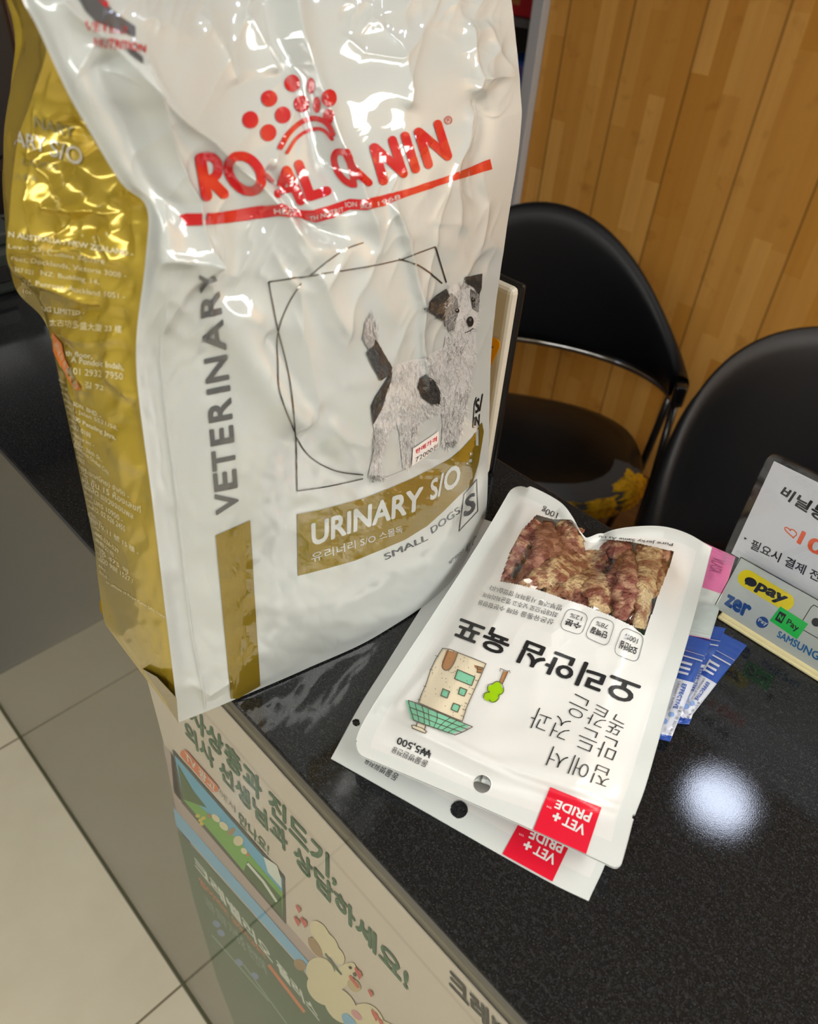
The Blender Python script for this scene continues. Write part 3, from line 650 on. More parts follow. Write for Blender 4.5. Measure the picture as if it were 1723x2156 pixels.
# ---- the printed dog: greys, patches and hair strokes
gr = {k: mat('dog print grey %d' % k, rgb(k, k, k), .4, coat=.8, spec=.3, coat_rough=.015, bump=[(420, .06, .0006)]) for k in (30, 58, 95, 135, 165, 190, 208, 224)}
P = Print(SF, 'dog_picture', front)
body = [(1240, 640), (1230, 710), (1170, 740), (1110, 775), (1040, 785), (960, 808), (915, 840), (905, 900), (850, 1000), (808, 1080), (808, 1170), (822, 1280), (795, 1400), (778, 1480), (800, 1512), (860, 1505), (872, 1478), (855, 1420), (870, 1320), (900, 1230), (948, 1160), (965, 1230), (975, 1330), (985, 1430), (1010, 1435), (1030, 1405), (1060, 1290), (1088, 1150), (1150, 1118), (1215, 1095), (1222, 1180), (1212, 1300), (1245, 1318), (1290, 1285), (1340, 1220), (1350, 1120), (1380, 1000), (1402, 870), (1425, 780), (1420, 620), (1345, 690), (1290, 650)]
head = [(1240, 362), (1290, 335), (1355, 325), (1400, 345), (1438, 400), (1434, 470), (1428, 560), (1420, 615), (1385, 660), (1345, 690), (1290, 650), (1250, 605), (1228, 552), (1225, 420)]
earL = [(1240, 360), (1180, 398), (1113, 478), (1160, 510), (1228, 552), (1245, 480), (1262, 410)]
earR = [(1355, 290), (1400, 280), (1455, 270), (1452, 350), (1436, 400), (1405, 350), (1360, 325)]
rump = [(918, 850), (870, 925), (820, 1000), (793, 1060), (806, 1168), (838, 1110), (862, 1060), (885, 980), (912, 905)]
spot = [(1125, 865), (1170, 910), (1202, 970), (1202, 1045), (1150, 1052), (1098, 1015), (1068, 950), (1080, 895)]
tail = [(825, 670), (870, 750), (918, 830), (908, 870), (850, 908), (800, 820), (768, 740)]
tip = [(795, 508), (815, 560), (830, 605), (832, 670), (780, 722), (742, 665), (758, 570)]
maskL = [(1228, 440), (1270, 385), (1305, 420), (1312, 480), (1300, 540), (1290, 600), (1258, 615), (1232, 556)]
maskR = [(1385, 360), (1438, 400), (1434, 500), (1400, 480), (1388, 420)]
for pl, g in ((body, 208), (head, 208), (tip, 165)): P.poly([c4(*p) for p in pl], gr[g])
for pl, g in ((maskL, 135), (maskR, 135), (earL, 58), (earR, 58), (rump, 58), (spot, 58), (tail, 58)): P.poly([c4(*p) for p in pl], gr[g], 4)
def inside(x, y, pl):
    c = False; j = len(pl)-1
    for i in range(len(pl)):
        if (pl[i][1] > y) != (pl[j][1] > y) and x < (pl[j][0]-pl[i][0])*(y-pl[i][1])/(pl[j][1]-pl[i][1])+pl[i][0]: c = not c
        j = i
    return c
def fur(pl, n, cols, ang, L, w, lay, spread=.5):
    xs = [p[0] for p in pl]; ysq = [p[1] for p in pl]; V = []; k = 0; out = {c: ([], []) for c in cols}
    while k < n:
        x = random.uniform(min(xs), max(xs)); y = random.uniform(min(ysq), max(ysq))
        if not inside(x, y, pl): continue
        k += 1; a = (ang(x, y) if callable(ang) else ang)+random.gauss(0, spread); l = L*random.uniform(.5, 1.3)
        dx, dy = math.cos(a)*l, math.sin(a)*l; ww = w*random.uniform(.6, 1.2); nx_, ny_ = -math.sin(a)*ww, math.cos(a)*ww
        c = random.choice(cols); v, f = out[c]; b_ = len(v); v += [c4(x-nx_, y-ny_), c4(x+nx_, y+ny_), c4(x+dx, y+dy)]; f.append((b_, b_+1, b_+2))
    for c, (v, f) in out.items():
        if f: P.raw(v, f, gr[c], lay)
st_, P.step = P.step, 0
fur(body, 1500, [224, 224, 190, 224, 190], 1.4, 40, 2.6, 2); fur(body, 200, [165], 1.5, 40, 1.6, 2)
legs = [[(808, 1180), (870, 1200), (850, 1330), (800, 1420)], [(950, 1160), (1085, 1160), (1050, 1300), (1000, 1420)], [(1220, 1000), (1300, 1000), (1290, 1280), (1215, 1300)], [(1290, 960), (1390, 960), (1340, 1210), (1290, 1270)]]
for l_ in legs: fur(l_, 160, [165, 190, 190, 224, 135], 1.6, 36, 2.0, 3)
fur([(960, 1060), (1220, 1040), (1200, 1110), (1080, 1150), (960, 1130)], 220, [165, 190, 190, 224], 1.0, 36, 2.0, 3)
fur([(1240, 640), (1290, 655), (1345, 695), (1330, 760), (1240, 800), (1230, 710)], 120, [165, 135, 224], 1.7, 28, 1.8, 3)
fur(head, 420, [224, 224, 190, 165], lambda x, y: math.atan2(y-520, x-1340), 26, 2, 2); fur(maskL, 220, [95, 135, 165, 190], 1.9, 24, 2, 5); fur(maskR, 90, [95, 58, 165], 1.2, 20, 2, 5)
fur(earL, 150, [30, 95, 58], 2.4, 26, 2, 5, .3); fur(earR, 80, [30, 95, 58], 1.6, 22, 2, 5, .3)
fur(rump, 140, [30, 95, 58], 1.9, 28, 2, 5, .3); fur(spot, 180, [30, 95, 58], .9, 28, 2, 5, .3); fur(tail, 160, [30, 95, 58], -2.1, 30, 2, 5, .3); fur(tip, 200, [224, 165, 190, 135], -1.7, 40, 2, 5, .3)
for a_, b_ in ((earL, 1.9), (tail, -2.0), (body, 1.5)): pass
fur([(778, 1470), (872, 1470), (860, 1508), (795, 1512)], 60, [95, 135], 0.6, 18, 1.8, 4); fur([(1215, 1280), (1300, 1270), (1280, 1300), (1230, 1315)], 50, [95, 135], .6, 18, 1.8, 4)
P.step = st_
for x, y, a, b, g, l in ((1381, 557, 19, 31, 30, 6), (1378, 545, 8, 9, 95, 7), (1302, 492, 13, 14, 30, 6), (1299, 488, 4, 4, 208, 7), (1398, 426, 11, 13, 30, 6), (1396, 422, 3, 3, 208, 7)): P.ell(*c4(x, y), a*.3525, b*.3525, gr[g], 0, l)
P.stroke([c4(*p) for p in [(1350, 622), (1378, 612), (1400, 598)]], 1.6, gr[58], 5)
P.stroke([c4(*p) for p in [(870, 1490), (960, 1455), (1030, 1425)]], 1.2, gr[135], 1)
P.build()
P = Print(SF, 'price_sticker', front, off=.0014)
P.poly([c4(*p) for p in [(1036, 1312), (1190, 1210), (1187, 1308), (1030, 1416)]], mat('white price paper', rgb(226, 220, 216), .5, bump=(200, .1, .0003)))
P.text('판매가격', [c4(1050, 1318), c4(1178, 1238), c4(1178, 1268), c4(1052, 1345)], mat('price red', rgb(206, 40, 60), .5, bump=(200, .1, .0003)), .02, 1)
P.text('72000원', [c4(1050, 1362), c4(1184, 1280), c4(1182, 1312), c4(1052, 1396)], M_blk, .0, 1)
P.build()['label'] = 'small white price sticker'

# ---- printing on the gusset
SG = MeshSurf(gus)
P = Print(SG, 'gusset_text', gus, step=9)
for t, a, b, h, m, bo in [
    ('NARY', (72, 268), (158, 292), 24, M_faint, .03), ('ARY', (32, 306), (97, 322), 32, M_silv, .03), ('S/O', (106, 330), (176, 352), 38, M_silv, .02),
    ('L DOGS', (28, 343), (121, 360), 13, M_faint, .0), ('스몰독', (30, 378), (80, 385), 14, M_faint, .0),
    ('N AUSTRALIA / NEW ZEALAND -', (20, 499), (283, 541), 12, M_ivory, .03), ('Level 23, Collins Square', (20, 526), (222, 558), 13, M_ivory, .012),
    ('reet, Docklands, Victoria 3008 -', (26, 548), (268, 587), 13, M_ivory, .008), ('367 021', (32, 572), (72, 580), 10, M_ivory, .008), ('NZ: Building 14,', (88, 582), (210, 601), 13, M_ivory, .01),
    ('Rd. Penrose, Auckland 1051 -', (48, 600), (265, 632), 13, M_ivory, .01), ('1061', (50, 616), (72, 620), 8, M_ivory, .01), ('NG LIMITED -', (88, 655), (181, 665), 12, M_ivory, .03),
    ('太古坊多盛大廈 23 樓', (106, 686), (258, 702), 16, M_ivory, .01), ('th floor,', (140, 750), (196, 756), 13, M_ivory, .02), ('A Pondok Indah,', (152, 764), (262, 781), 15, M_ivory, .02),
    ('101 2932 7950', (150, 787), (260, 799), 14, M_ivory, .01), ('길 72', (180, 815), (220, 822), 13, M_ivory, .01), ('전화 :', (165, 828), (198, 837), 9, M_faint, .01),
    ('SDN. BHD. -', (156, 853), (215, 880), 9, M_ivory, .02), ('1, Jalan SS21/58,', (156, 868), (250, 909), 11, M_ivory, .0), ('00 Petaling Jaya,', (158, 887), (246, 929), 12, M_ivory, .02), ('92-0188', (158, 903), (193, 922), 10, M_ivory, .01),
    ('Imex Inc -', (160, 921), (200, 941), 8, M_ivory, .01), ('nter, 26th St.,', (160, 936), (217, 973), 10, M_ivory, .01), ('Bonifacio Global City,', (158, 943), (232, 1002), 11, M_ivory, .01), ('pplies', (158, 962), (180, 974), 8, M_ivory, .01),
    ('ประเทศไทย) จำกัด -', (172, 993), (273, 1052), 14, M_ivory, .01), ('เอ ชั้น 15 ห้องเลขที่', (175, 1012), (298, 1080), 15, M_ivory, .01), ('รังสิต แขวงจอมพล', (180, 1027), (282, 1093), 14, M_ivory, .01), ('นคร 10900 -', (200, 1060), (260, 1100), 11, M_ivory, .01), ('ลาว. 02 026 2455', (195, 1072), (265, 1119), 11, M_ivory, .01),
    ('有限公司 -', (186, 1086), (221, 1112), 9, M_ivory, .01), ('路 19-11 號 15 樓 -', (192, 1100), (293, 1169), 12, M_ivory, .01), ('800-526-529', (203, 1126), (251, 1165), 9, M_ivory, .01), ('有限公司 -', (202, 1138), (247, 1179), 10, M_ivory, .01), ('路 475 号', (210, 1163), (273, 1211), 11, M_ivory, .01), ('800 988 1527 /', (212, 1180), (282, 1229), 10, M_ivory, .01),
    ('an affiliate of Royal Canin SAS, France', (225, 1228), (353, 1305), 7, M_ivory, .005)]:
    P.line(t, a, b, h, m, bo)
for k in range(30): # lines that run round the far bend
    y = 800+k*14; x = np.interp(y, [800, 885, 1135, 1300], [121, 145, 198, 222]); P.line('abcdehn'[k % 4:k % 4+3], (x+3, y), (x+18, y+9+k*.1), 6, M_ivory)
M_or = mat('orange stamp ink', rgb(222, 118, 40), .3, coat=.3, bump=[(420, .06, .0006)])
P.poly([(112, 700), (132, 722), (140, 760), (130, 772), (115, 740)], M_or, 1)
P.text('판매처', [(124, 716), (138, 752), (130, 764), (116, 728)], M_ivory, .01, 2); P.poly([(136, 748), (172, 818), (164, 822), (150, 806), (132, 770)], M_or, 1); P.text('동물병원', [(140, 756), (168, 812), (160, 818), (134, 764)], M_ivory, .01, 2)
P.build()

# ================================================================== TREAT POUCHES
M_pouch = mat('white satin pouch film', rgb(224, 224, 222), .3, coat=.25, coat_rough=.12, bump=[(300, .05, .0005)])
M_pseal = mat('white heat sealed margin', rgb(214, 218, 216), .42, coat=.1, coat_rough=.2, bump=[(300, .05, .0005)])
M_pblk = mat('matte black pouch ink', rgb(28, 28, 30), .45, bump=(300, .05, .0003))
M_pred = mat('red pouch ink', rgb(222, 14, 48), .35, coat=.2, coat_rough=.1, bump=(300, .05, .0003))
def curve_px(pts, n): return catmull(np.array(pts, float), n) if len(pts) > 2 else np.linspace(pts[0], pts[1], n)
def coons(Lp, Rp, Bp_, Tp, NV_, NU_):
    """pixel outline (left/right bottom-up, bottom/top left-right) to a grid of pixels"""
    L, R, B_, T = curve_px(Lp, NV_), curve_px(Rp, NV_), curve_px(Bp_, NU_), curve_px(Tp, NU_)
    u = np.linspace(0, 1, NU_)[None, :, None]; v = np.linspace(0, 1, NV_)[:, None, None]
    return (1-u)*L[:, None]+u*R[:, None]+(1-v)*B_[None]+v*T[None]-((1-u)*(1-v)*L[0]+u*(1-v)*R[0]+(1-u)*v*L[-1]+u*v*R[-1])
def ray_grid(Px, Z):
    v = np.stack([Px[..., 0]-W_/2, -(Px[..., 1]-H_/2), np.full(Px.shape[:2], -F_)], -1) @ ROT.T
    return C0+v*((Z-CAMZ)/v[..., 2])[..., None]
def inpoly(x, y, pl):
    c = np.zeros(x.shape, bool); j = len(pl)-1
    for i in range(len(pl)):
        xi, yi = pl[i]; xj, yj = pl[j]
        if yi != yj: c ^= ((yi > y) != (yj > y)) & (x < (xj-xi)*(y-yi)/(yj-yi)+xi)
        j = i
    return c
def rounded(pts, r, n=6):
    out = []
    for i in range(len(pts)):
        p = np.array(pts[i], float); a = np.array(pts[i-1], float)-p; b = np.array(pts[(i+1) % len(pts)], float)-p
        a /= np.linalg.norm(a); b /= np.linalg.norm(b); rr = r[i] if isinstance(r, (list, tuple)) else r
        for k in range(n+1):
            t = k/n; out.append(tuple((1-t)**2*(p+a*rr)+2*t*(1-t)*p+t*t*(p+b*rr)))
    return out
def pouch(name, label, Lp, Rp, Bp_, Tp, zfun, hole, notches, window=None, corners=None, group=None):
    NVp, NUp = 460, 300
    Px = coons(Lp, Rp, Bp_, Tp, NVp, NUp); u = np.linspace(0, 1, NUp)[None, :]*np.ones((NVp, 1)); v = np.linspace(0, 1, NVp)[:, None]*np.ones((1, NUp))
    zb, pil = zfun(u, v, Px[..., 0], Px[..., 1])
    arcs = [(hole[0], hole[1], hole[2], None)]
    for c_, a_, b_, t_r in (corners or []):
        c_ = np.array(c_, float); a_ = np.array(a_, float)-c_; a_ /= np.linalg.norm(a_); b_ = np.array(b_, float)-c_; b_ /= np.linalg.norm(b_)
        half = math.acos(max(-1, min(1, a_.dot(b_))))/2; bis = (a_+b_)/np.linalg.norm(a_+b_); cc = c_+bis*t_r/math.cos(half); arcs.append((cc[0], cc[1], t_r*math.tan(half), (cc, bis, a_*t_r+c_)))
    cut = np.zeros(Px.shape[:2], bool)
    for x_, y_, r_, reg in arcs:
        dd = np.hypot(Px[..., 0]-x_, Px[..., 1]-y_); ok = np.ones(dd.shape, bool)
        if reg is not None: ok = ((Px-reg[2]) @ reg[1]) < 0
        sn = ok & (np.abs(dd-r_) < 1.6)
        f_ = np.where(sn, r_/np.maximum(dd, 1e-6), 1)[..., None]; Px = np.array([x_, y_])+(Px-np.array([x_, y_]))*f_
        if reg is not None: cut |= ok & (dd > r_+.8)
    Gt = ray_grid(Px, zb+pil); Gb = Gt.copy(); Gb[..., 2] = np.maximum(zb-.25*pil-.0012-(.0036*sstep(u, .05, .15)*sstep(1-u, .05, .15)*sstep(v, .3, .45)*sstep(1-v, 0, .03) if window is not None else 0), .0006)
    cx = (Px[:-1, :-1, 0]+Px[1:, 1:, 0])/2; cy = (Px[:-1, :-1, 1]+Px[1:, 1:, 1])/2
    keep = np.hypot(cx-hole[0], cy-hole[1]) > hole[2]
    for (nx_, ny_, nr) in notches: keep &= np.hypot(cx-nx_, cy-ny_) > nr
    keep &= ~(cut[:-1, :-1] | cut[1:, 1:] | cut[1:, :-1] | cut[:-1, 1:])
    e = empty(name, tuple(Gb[NVp//2, NUp//2]*np.array([1, 1, 0])), label, 'treat pouch', group)
    win = inpoly(cx, cy, window) if window is not None else np.zeros_like(keep)
    cu, cv = u[:-1, :-1], v[:-1, :-1]
    seal = (cu < .055) | (cu > .945) | (cv > .965) | (cv < .10)
    # snap vertices beside the hole onto its rim
    vs = np.concatenate([Gt.reshape(-1, 3), Gb.reshape(-1, 3)]); n0 = NVp*NUp
    ft = grid_faces(NVp, NUp); fb = grid_faces(NVp, NUp, True)+n0
    k1 = (keep & ~win).reshape(-1); faces = ft[k1].tolist(); mi = np.where(seal.reshape(-1)[k1], 1, 0).tolist()
    faces += fb[keep.reshape(-1)].tolist(); mi += [1]*int(keep.sum())
    # side walls where the sheet ends
    idx = np.arange(n0).reshape(NVp, NUp); kp = np.pad(keep, 1)
    for di, dj, a, b in ((-1, 0, (0, 0), (0, 1)), (1, 0, (1, 1), (1, 0)), (0, -1, (1, 0), (0, 0)), (0, 1, (0, 1), (1, 1))):
        m_ = keep & ~kp[1+di:kp.shape[0]-1+di, 1+dj:kp.shape[1]-1+dj]
        for i, j in zip(*np.nonzero(m_)):
            p, q = idx[i+a[0], j+a[1]], idx[i+b[0], j+b[1]]; faces.append((p, q, q+n0, p+n0)); mi.append(1)
    body_ = mesh_obj('pouch_body', vs, faces, [M_pouch, M_pseal], e, True, mi)
    wobj = None
    if window is not None: wobj = mesh_obj('clear_window', Gt.reshape(-1, 3), ft[(keep & win).reshape(-1)].tolist(), clear('clear pouch window film', 1.5, .04, (.95, .94, .93, 1), 1.6), e, True)
    return e, body_, wobj, Px, Gt
def sgn_d(x, y, a, b): return ((x-a[0])*(b[1]-a[1])-(y-a[1])*(b[0]-a[0]))/math.hypot(b[0]-a[0], b[1]-a[1])
def edge_pillow(u, v, a=.06, b=.24): return sstep(u, a, b)*sstep(1-u, a, b)*sstep(v, .15, .34)*sstep(1-v, .03, .16)
# lower pouch
def z_low(u, v, x, y):
    p = edge_pillow(u, v)*.0025; zb = .0010+.0008*sstep(v, .3, 1)
    return zb, p
low, lowb, _, _, _ = pouch('treat_pouch', 'white treat pouch lying underneath, only its lower edge and red corner square showing',
    [(697, 1597), (755, 1490), (812, 1400), (900, 1260), (1010, 1090)], [(1240, 1897), (1284, 1790), (1300, 1640), (1380, 1420), (1470, 1200)],
    [(697, 1597), (860, 1689), (1060, 1803), (1165, 1861), (1240, 1897)], [(1010, 1090), (1260, 1170), (1470, 1200)], z_low, (967, 1704, 18.5), [(750, 1521, 8)], None, None, 'white treat pouches')
# upper pouch
crest = [(1088, 1023), (1120, 1028), (1180, 1058), (1204, 1085), (1222, 1118), (1243, 1135), (1290, 1116), (1345, 1108), (1400, 1109), (1450, 1124), (1498, 1153)]
WIN = [(1130, 1084), (1164, 1093), (1203, 1094), (1214, 1104), (1221, 1121), (1233, 1140), (1251, 1137), (1281, 1136), (1327, 1140), (1419, 1161), (1410, 1193), (1396, 1229), (1384, 1260), (1357, 1339), (1330, 1317), (1281, 1294), (1233, 1275), (1185, 1260), (1134, 1242), (1088, 1230), (1053, 1224), (1058, 1208), (1075, 1160), (1100, 1115)]
def z_up(u, v, x, y):
    base = .0135+.007*sstep(v, .45, .9)+.003*sstep(.3-v, 0, .3)
    p = edge_pillow(u, v, .05, .22)*(.012+.009*sstep(v, .45, .8))
    d, t, s_ = polydist(x, y, [(1243, 1130), (1240, 1185), (1222, 1245)]); val = .007*np.exp(-(d/30)**2)*(1-sstep(t, .2, 1))
    d2, t2, _ = polydist(x, y, [(1120, 1028), (1185, 1062), (1205, 1100), (1222, 1150)]); rdg = .007*np.exp(-(d2/26)**2)
    d3, t3, _ = polydist(x, y, [(1300, 1118), (1400, 1112), (1480, 1140)]); rdg3 = .004*np.exp(-(d3/26)**2)
    p = p*(1-.55*np.exp(-(d/40)**2)*(1-sstep(t, .3, 1)))+.0016*(vnoise(x/60, y/50, 71)-.5)*sstep(v, .2, .4)
    w, _, _ = worley(x/60+.3*vnoise(x/50, y/50, 73), y/44, 72)
    inw = 1-sstep(np.abs(u-.5), .36, .46)
    p += .0014*(w-.5)*sstep(v, .5, .7)*inw*sstep(1-v, .05, .15)
    dz, _, _ = polydist(x, y, [(795, 1500), (905, 1555), (1080, 1640), (1290, 1712)]); p += .0006*np.exp(-(dz/8)**2)
    dz, _, _ = polydist(x, y, [(803, 1485), (915, 1540), (1090, 1625), (1300, 1695)]); p += .0005*np.exp(-(dz/7)**2)
    ds, _, _ = polydist(x, y, [(1100, 1075), (1030, 1220), (940, 1370), (840, 1480)]); p += .0015*np.exp(-(ds/14)**2)
    return base, p+rdg*.8+rdg3-val*.6
upL = [(746, 1585), (757, 1537), (802, 1460), (905, 1304), (1007, 1146), (1084, 1016)]
upR = [(1306, 1832), (1322, 1775), (1336, 1722), (1359, 1659), (1390, 1551), (1418, 1450), (1446, 1357), (1478, 1240), (1500, 1153)]
outl = rounded([(746, 1580), (757, 1537), (802, 1460), (905, 1304), (1007, 1146), (1086, 1022)]+[(1120, 1028), (1180, 1058), (1204, 1085), (1222, 1118), (1243, 1135), (1290, 1116), (1345, 1108), (1400, 1109), (1450, 1124), (1500, 1153)]+[(1478, 1240), (1446, 1357), (1418, 1450), (1390, 1551), (1359, 1659), (1336, 1722), (1322, 1775), (1306, 1828)],
               [34, 3, 3, 3, 3, 16, 6, 6, 6, 8, 6, 6, 6, 6, 6, 6, 3, 3, 3, 3, 3, 3, 3, 20])
up, upb, upw, UPx, UGt = pouch('treat_pouch', 'white duck jerky pouch lying on top with a clear window of jerky strips', upL, upR,
    [(746, 1585), (1016, 1700), (1306, 1832)], [(1084, 1016), (1125, 1027), (1180, 1057), (1206, 1088), (1224, 1121), (1245, 1134), (1290, 1116), (1345, 1108), (1400, 1109), (1450, 1124), (1500, 1153)], z_up,
    (1016, 1651, 18.5), [(1338, 1720, 6)], WIN, [((746, 1585), (757, 1537), (870, 1638), 24), ((1306, 1832), (1322, 1775), (1200, 1784), 16), ((1084, 1016), (1007, 1146), (1180, 1057), 26)], 'white treat pouches')
# ---- jerky strips inside the window
M_jk = [mat('duck jerky %d' % i, a, .5, coat=.15, noise_col=(b, 130, .44, .60), bump=[(120, 1, .006), (420, 1, .003)]) for i, (a, b) in enumerate(
        [(rgb(142, 80, 70), rgb(204, 160, 132)), (rgb(122, 68, 60), rgb(180, 130, 110)), (rgb(226, 200, 154), rgb(160, 108, 82)), (rgb(150, 92, 74), rgb(228, 200, 154))])]
UPS = MeshSurf(upb, upw)
def jerky(pts, wids, mi, lift, label):
    """a dried strip: lobed cross-section swept along a line, lying just under the film"""
    n = 46; c = catmull(np.array(pts, float), n); w = catmull(np.array(wids, float)[:, None], n)[:, 0]; tg = np.gradient(c, axis=0); tg /= np.linalg.norm(tg, axis=1)[:, None]; nn = np.stack([-tg[:, 1], tg[:, 0]], 1)
    K = 22; V = []; w = w*1.18; sd = random.random()*50
    for i in range(n):
        mid, _ = UPS.hit(*c[i]); 
        if mid is None: mid = Vector(at(c[i][0], c[i][1], 'z', .03))
        zc = mid.z-.0016-lift
        wl = w[i]*(1+.22*noise.noise((i*.22, sd, 0)))*math.sin(math.pi*(.06+.88*i/(n-1)))**.25
        for k in range(K):
            a = 2*math.pi*k/K; r = 1+.26*noise.noise((i*.2+sd, math.cos(a)*1.3, math.sin(a)*1.3))+.08*math.sin(3*a+i*.35+sd)+.16*noise.noise((i*.6+sd, math.cos(a)*3, math.sin(a)*3))
            off = nn[i]*wl*.5*math.cos(a)*r; th = .0030*math.sin(a)*r*(wl/22)**.4
            hit, _ = UPS.hit(c[i][0]+off[0], c[i][1]+off[1]); zt = zc-.002+th
            if hit is not None: zt = min(zt, hit.z-.0006)
            V.append(at(c[i][0]+off[0], c[i][1]+off[1], 'z', max(zt, .016)))
    f = [(i*K+k, i*K+(k+1) % K, (i+1)*K+(k+1) % K, (i+1)*K+k) for i in range(n-1) for k in range(K)]+[tuple(range(K))[::-1], tuple(range((n-1)*K, n*K))]
    o = mesh_obj('jerky_strip', V, f, M_jk[mi], None, True)
    return tag(o, label, 'jerky', 'jerky strips inside the pouch window')
r2 = lambda x, y: (1040+.3018*x, 1000+.3018*y)
for pts, w, mi, lf, lb in [
    ([(20, 790), (110, 600), (190, 440), (300, 310)], (26, 44, 48, 26), 0, .003, 'long dark red jerky strip along the left edge of the window'),
    ([(160, 790), (290, 640), (360, 460), (380, 320)], (30, 44, 40, 26), 1, .004, 'dark jerky strip second from the left of the window'),
    ([(420, 700), (480, 560), (500, 420), (500, 310)], (36, 56, 50, 30), 1, .003, 'broad reddish jerky strip under the raised left hump of the window'),
    ([(600, 560), (560, 450), (520, 380), (450, 330)], (24, 40, 34, 22), 3, .0015, 'small pale edged jerky strip at the top of the left hump'),
    ([(180, 780), (330, 720), (520, 650), (690, 600), (790, 560)], (24, 42, 46, 40, 22), 3, .0, 'golden tan jerky strip lying crosswise in the middle of the window'),
    ([(350, 840), (480, 800), (590, 760), (680, 740)], (30, 38, 34, 24), 2, .003, 'short tan jerky piece under the crosswise golden strip'),
    ([(500, 880), (600, 860), (700, 900), (800, 960)], (24, 44, 42, 30), 1, .004, 'dark jerky piece at the lower middle edge of the window'),
    ([(660, 660), (700, 760), (730, 860), (800, 970)], (34, 52, 48, 26), 3, .0015, 'rust coloured jerky strip right of the window centre'),
    ([(640, 500), (740, 520), (860, 510), (960, 480)], (20, 36, 38, 24), 0, .004, 'reddish jerky strip beneath the fold at the top of the window'),
    ([(800, 950), (820, 800), (850, 680), (900, 580)], (20, 30, 28, 18), 1, .004, 'thin dark jerky strip beside the long red one'),
    ([(880, 1010), (920, 850), (940, 700), (950, 560)], (34, 46, 42, 24), 0, .0005, 'upright red jerky strip in the right half of the window'),
    ([(1010, 1070), (1040, 900), (1060, 720), (1100, 560), (1180, 540)], (36, 40, 36, 42, 22), 2, .0005, 'pale yellow jerky strip standing along the right side of the window'),
    ([(1000, 540), (1090, 500), (1180, 540), (1230, 600)], (22, 30, 32, 22), 0, .003, 'dark red jerky piece in the upper right corner of the window'),
    ([(1110, 860), (1140, 760), (1180, 680), (1230, 640)], (26, 36, 36, 24), 3, .003, 'knobbly brown jerky piece at the right edge of the window'),
    ([(960, 1060), (1000, 980), (1080, 1000), (1120, 900)], (24, 30, 30, 24), 0, .005, 'small dark jerky piece at the bottom right of the window'),
    ([(20, 760), (100, 770), (180, 790)], (30, 34, 24), 0, .006, 'reddish jerky piece at the lower left corner of the window')]:
    jerky([r2(*p) for p in pts], w, mi, lf, lb)
for k in range(16): # a lower layer fills the gaps
    while True:
        x, y = random.uniform(1065, 1400), random.uniform(1100, 1320)
        if inside(x, y, WIN): break
    a = random.uniform(.9, 2.2) if k < 13 else 1.6
    if k >= 13: x, y = ((1240, 1165), (1265, 1180), (1225, 1190))[k-13]
    dx, dy = math.cos(a)*28, math.sin(a)*28; pts = [(x-dx, y-dy), (x, y+3), (x+dx, y+dy)]
    if all(inside(px_, py_, WIN) for px_, py_ in pts) or k >= 13: jerky(pts, (20, 34, 20), k % 2, .0055, 'dried duck jerky strip buried beneath the others in the pouch window')
# ---- printing on the pouches
c6 = lambda x, y: (680+.5107*x, 1000+.5107*y); cL = lambda x, y: (720+.2205*x, 1330+.2205*y); cS = lambda x, y: (1000+.4196*x, 1500+.4196*y)
SU, SL = MeshSurf(upb, upw), MeshSurf(lowb)
def inv(BL, BR, TR, TL): return [TL, TR, BR, BL]
P = Print(SU, 'printed_lettering', upb, off=.0005)
P.text('오리안심 육포', inv((1352, 1438), (974, 1297), (950, 1342), (1331, 1490)), M_pblk, .03)
P.text('집에서', inv((1290, 1622), (1165, 1572), (1149, 1612), (1275, 1660)), M_pblk, -.016)
P.text('만든 것과', inv((1306, 1562), (1129, 1488), (1110, 1531), (1288, 1606)), M_pblk, -.016)
P.text('똑같은', inv((1323, 1517), (1207, 1457), (1190, 1504), (1300, 1552)), M_pblk, -.016)
P.text('₩5,500', inv((912, 1578), (841, 1549), (834, 1567), (905, 1597)), M_pblk, .02)
P.text('동물병원전용', inv((904, 1604), (829, 1572), (823, 1585), (896, 1618)), M_pblk, 0)
P.text('100g', inv((1178, 1077), (1145, 1065), (1139, 1080), (1172, 1093)), M_pblk, .005)
P.text('Pure Jerky Same As Hu', inv((1418, 1143), (1262, 1126), (1260, 1133), (1416, 1151)), M_pblk, 0)
for t, q in (('상온유통을 위해 수분함량을', ((1169, 1306), (1010, 1264), (1006, 1274), (1164, 1318))), ('최대한으로 낮추고 멸균처리하여', ((1177, 1290), (1021, 1248), (1017, 1258), (1173, 1302))), ('방부제를 사용하지 않았습니다', ((1185, 1276), (1034, 1233), (1030, 1243), (1181, 1288)))):
    P.text(t, inv(*q), M_grey, 0)
for top_, bot_, q in (('오리안심', '100%', ((1312, 1320), (1356, 1339), (1341, 1396), (1291, 1376))), ('단백질', '78%', ((1252, 1297), (1296, 1311), (1279, 1363), (1230, 1341))), ('수분', '12%', ((1196, 1280), (1240, 1295), (1224, 1339), (1177, 1323)))):
    tlc, trc, brc, blc = q; h = homog([brc, blc, tlc, trc])
    P.stroke(rounded([tlc, trc, brc, blc], 15), 1.0, M_grey, closed=True, smooth=False)
    P.text(top_, [h(.14, .22), h(.86, .22), h(.86, .50), h(.14, .50)], M_pblk, .025); P.text(bot_, [h(.22, .60), h(.78, .60), h(.78, .80), h(.22, .80)], M_grey, 0)
P.build()
P = Print(SU, 'house_picture', upb, off=.0005)
T_ = rgb(128, 196, 164); M_teal = mat('teal print', T_, .35, bump=(300, .05, .0003)); M_cream = mat('cream print', rgb(226, 214, 188), .35, bump=(300, .05, .0003)); M_brn = mat('brown print', rgb(172, 124, 80), .35, bump=(300, .05, .0003)); M_grn = mat('leaf green print', rgb(152, 198, 10), .35, bump=(300, .05, .0003))
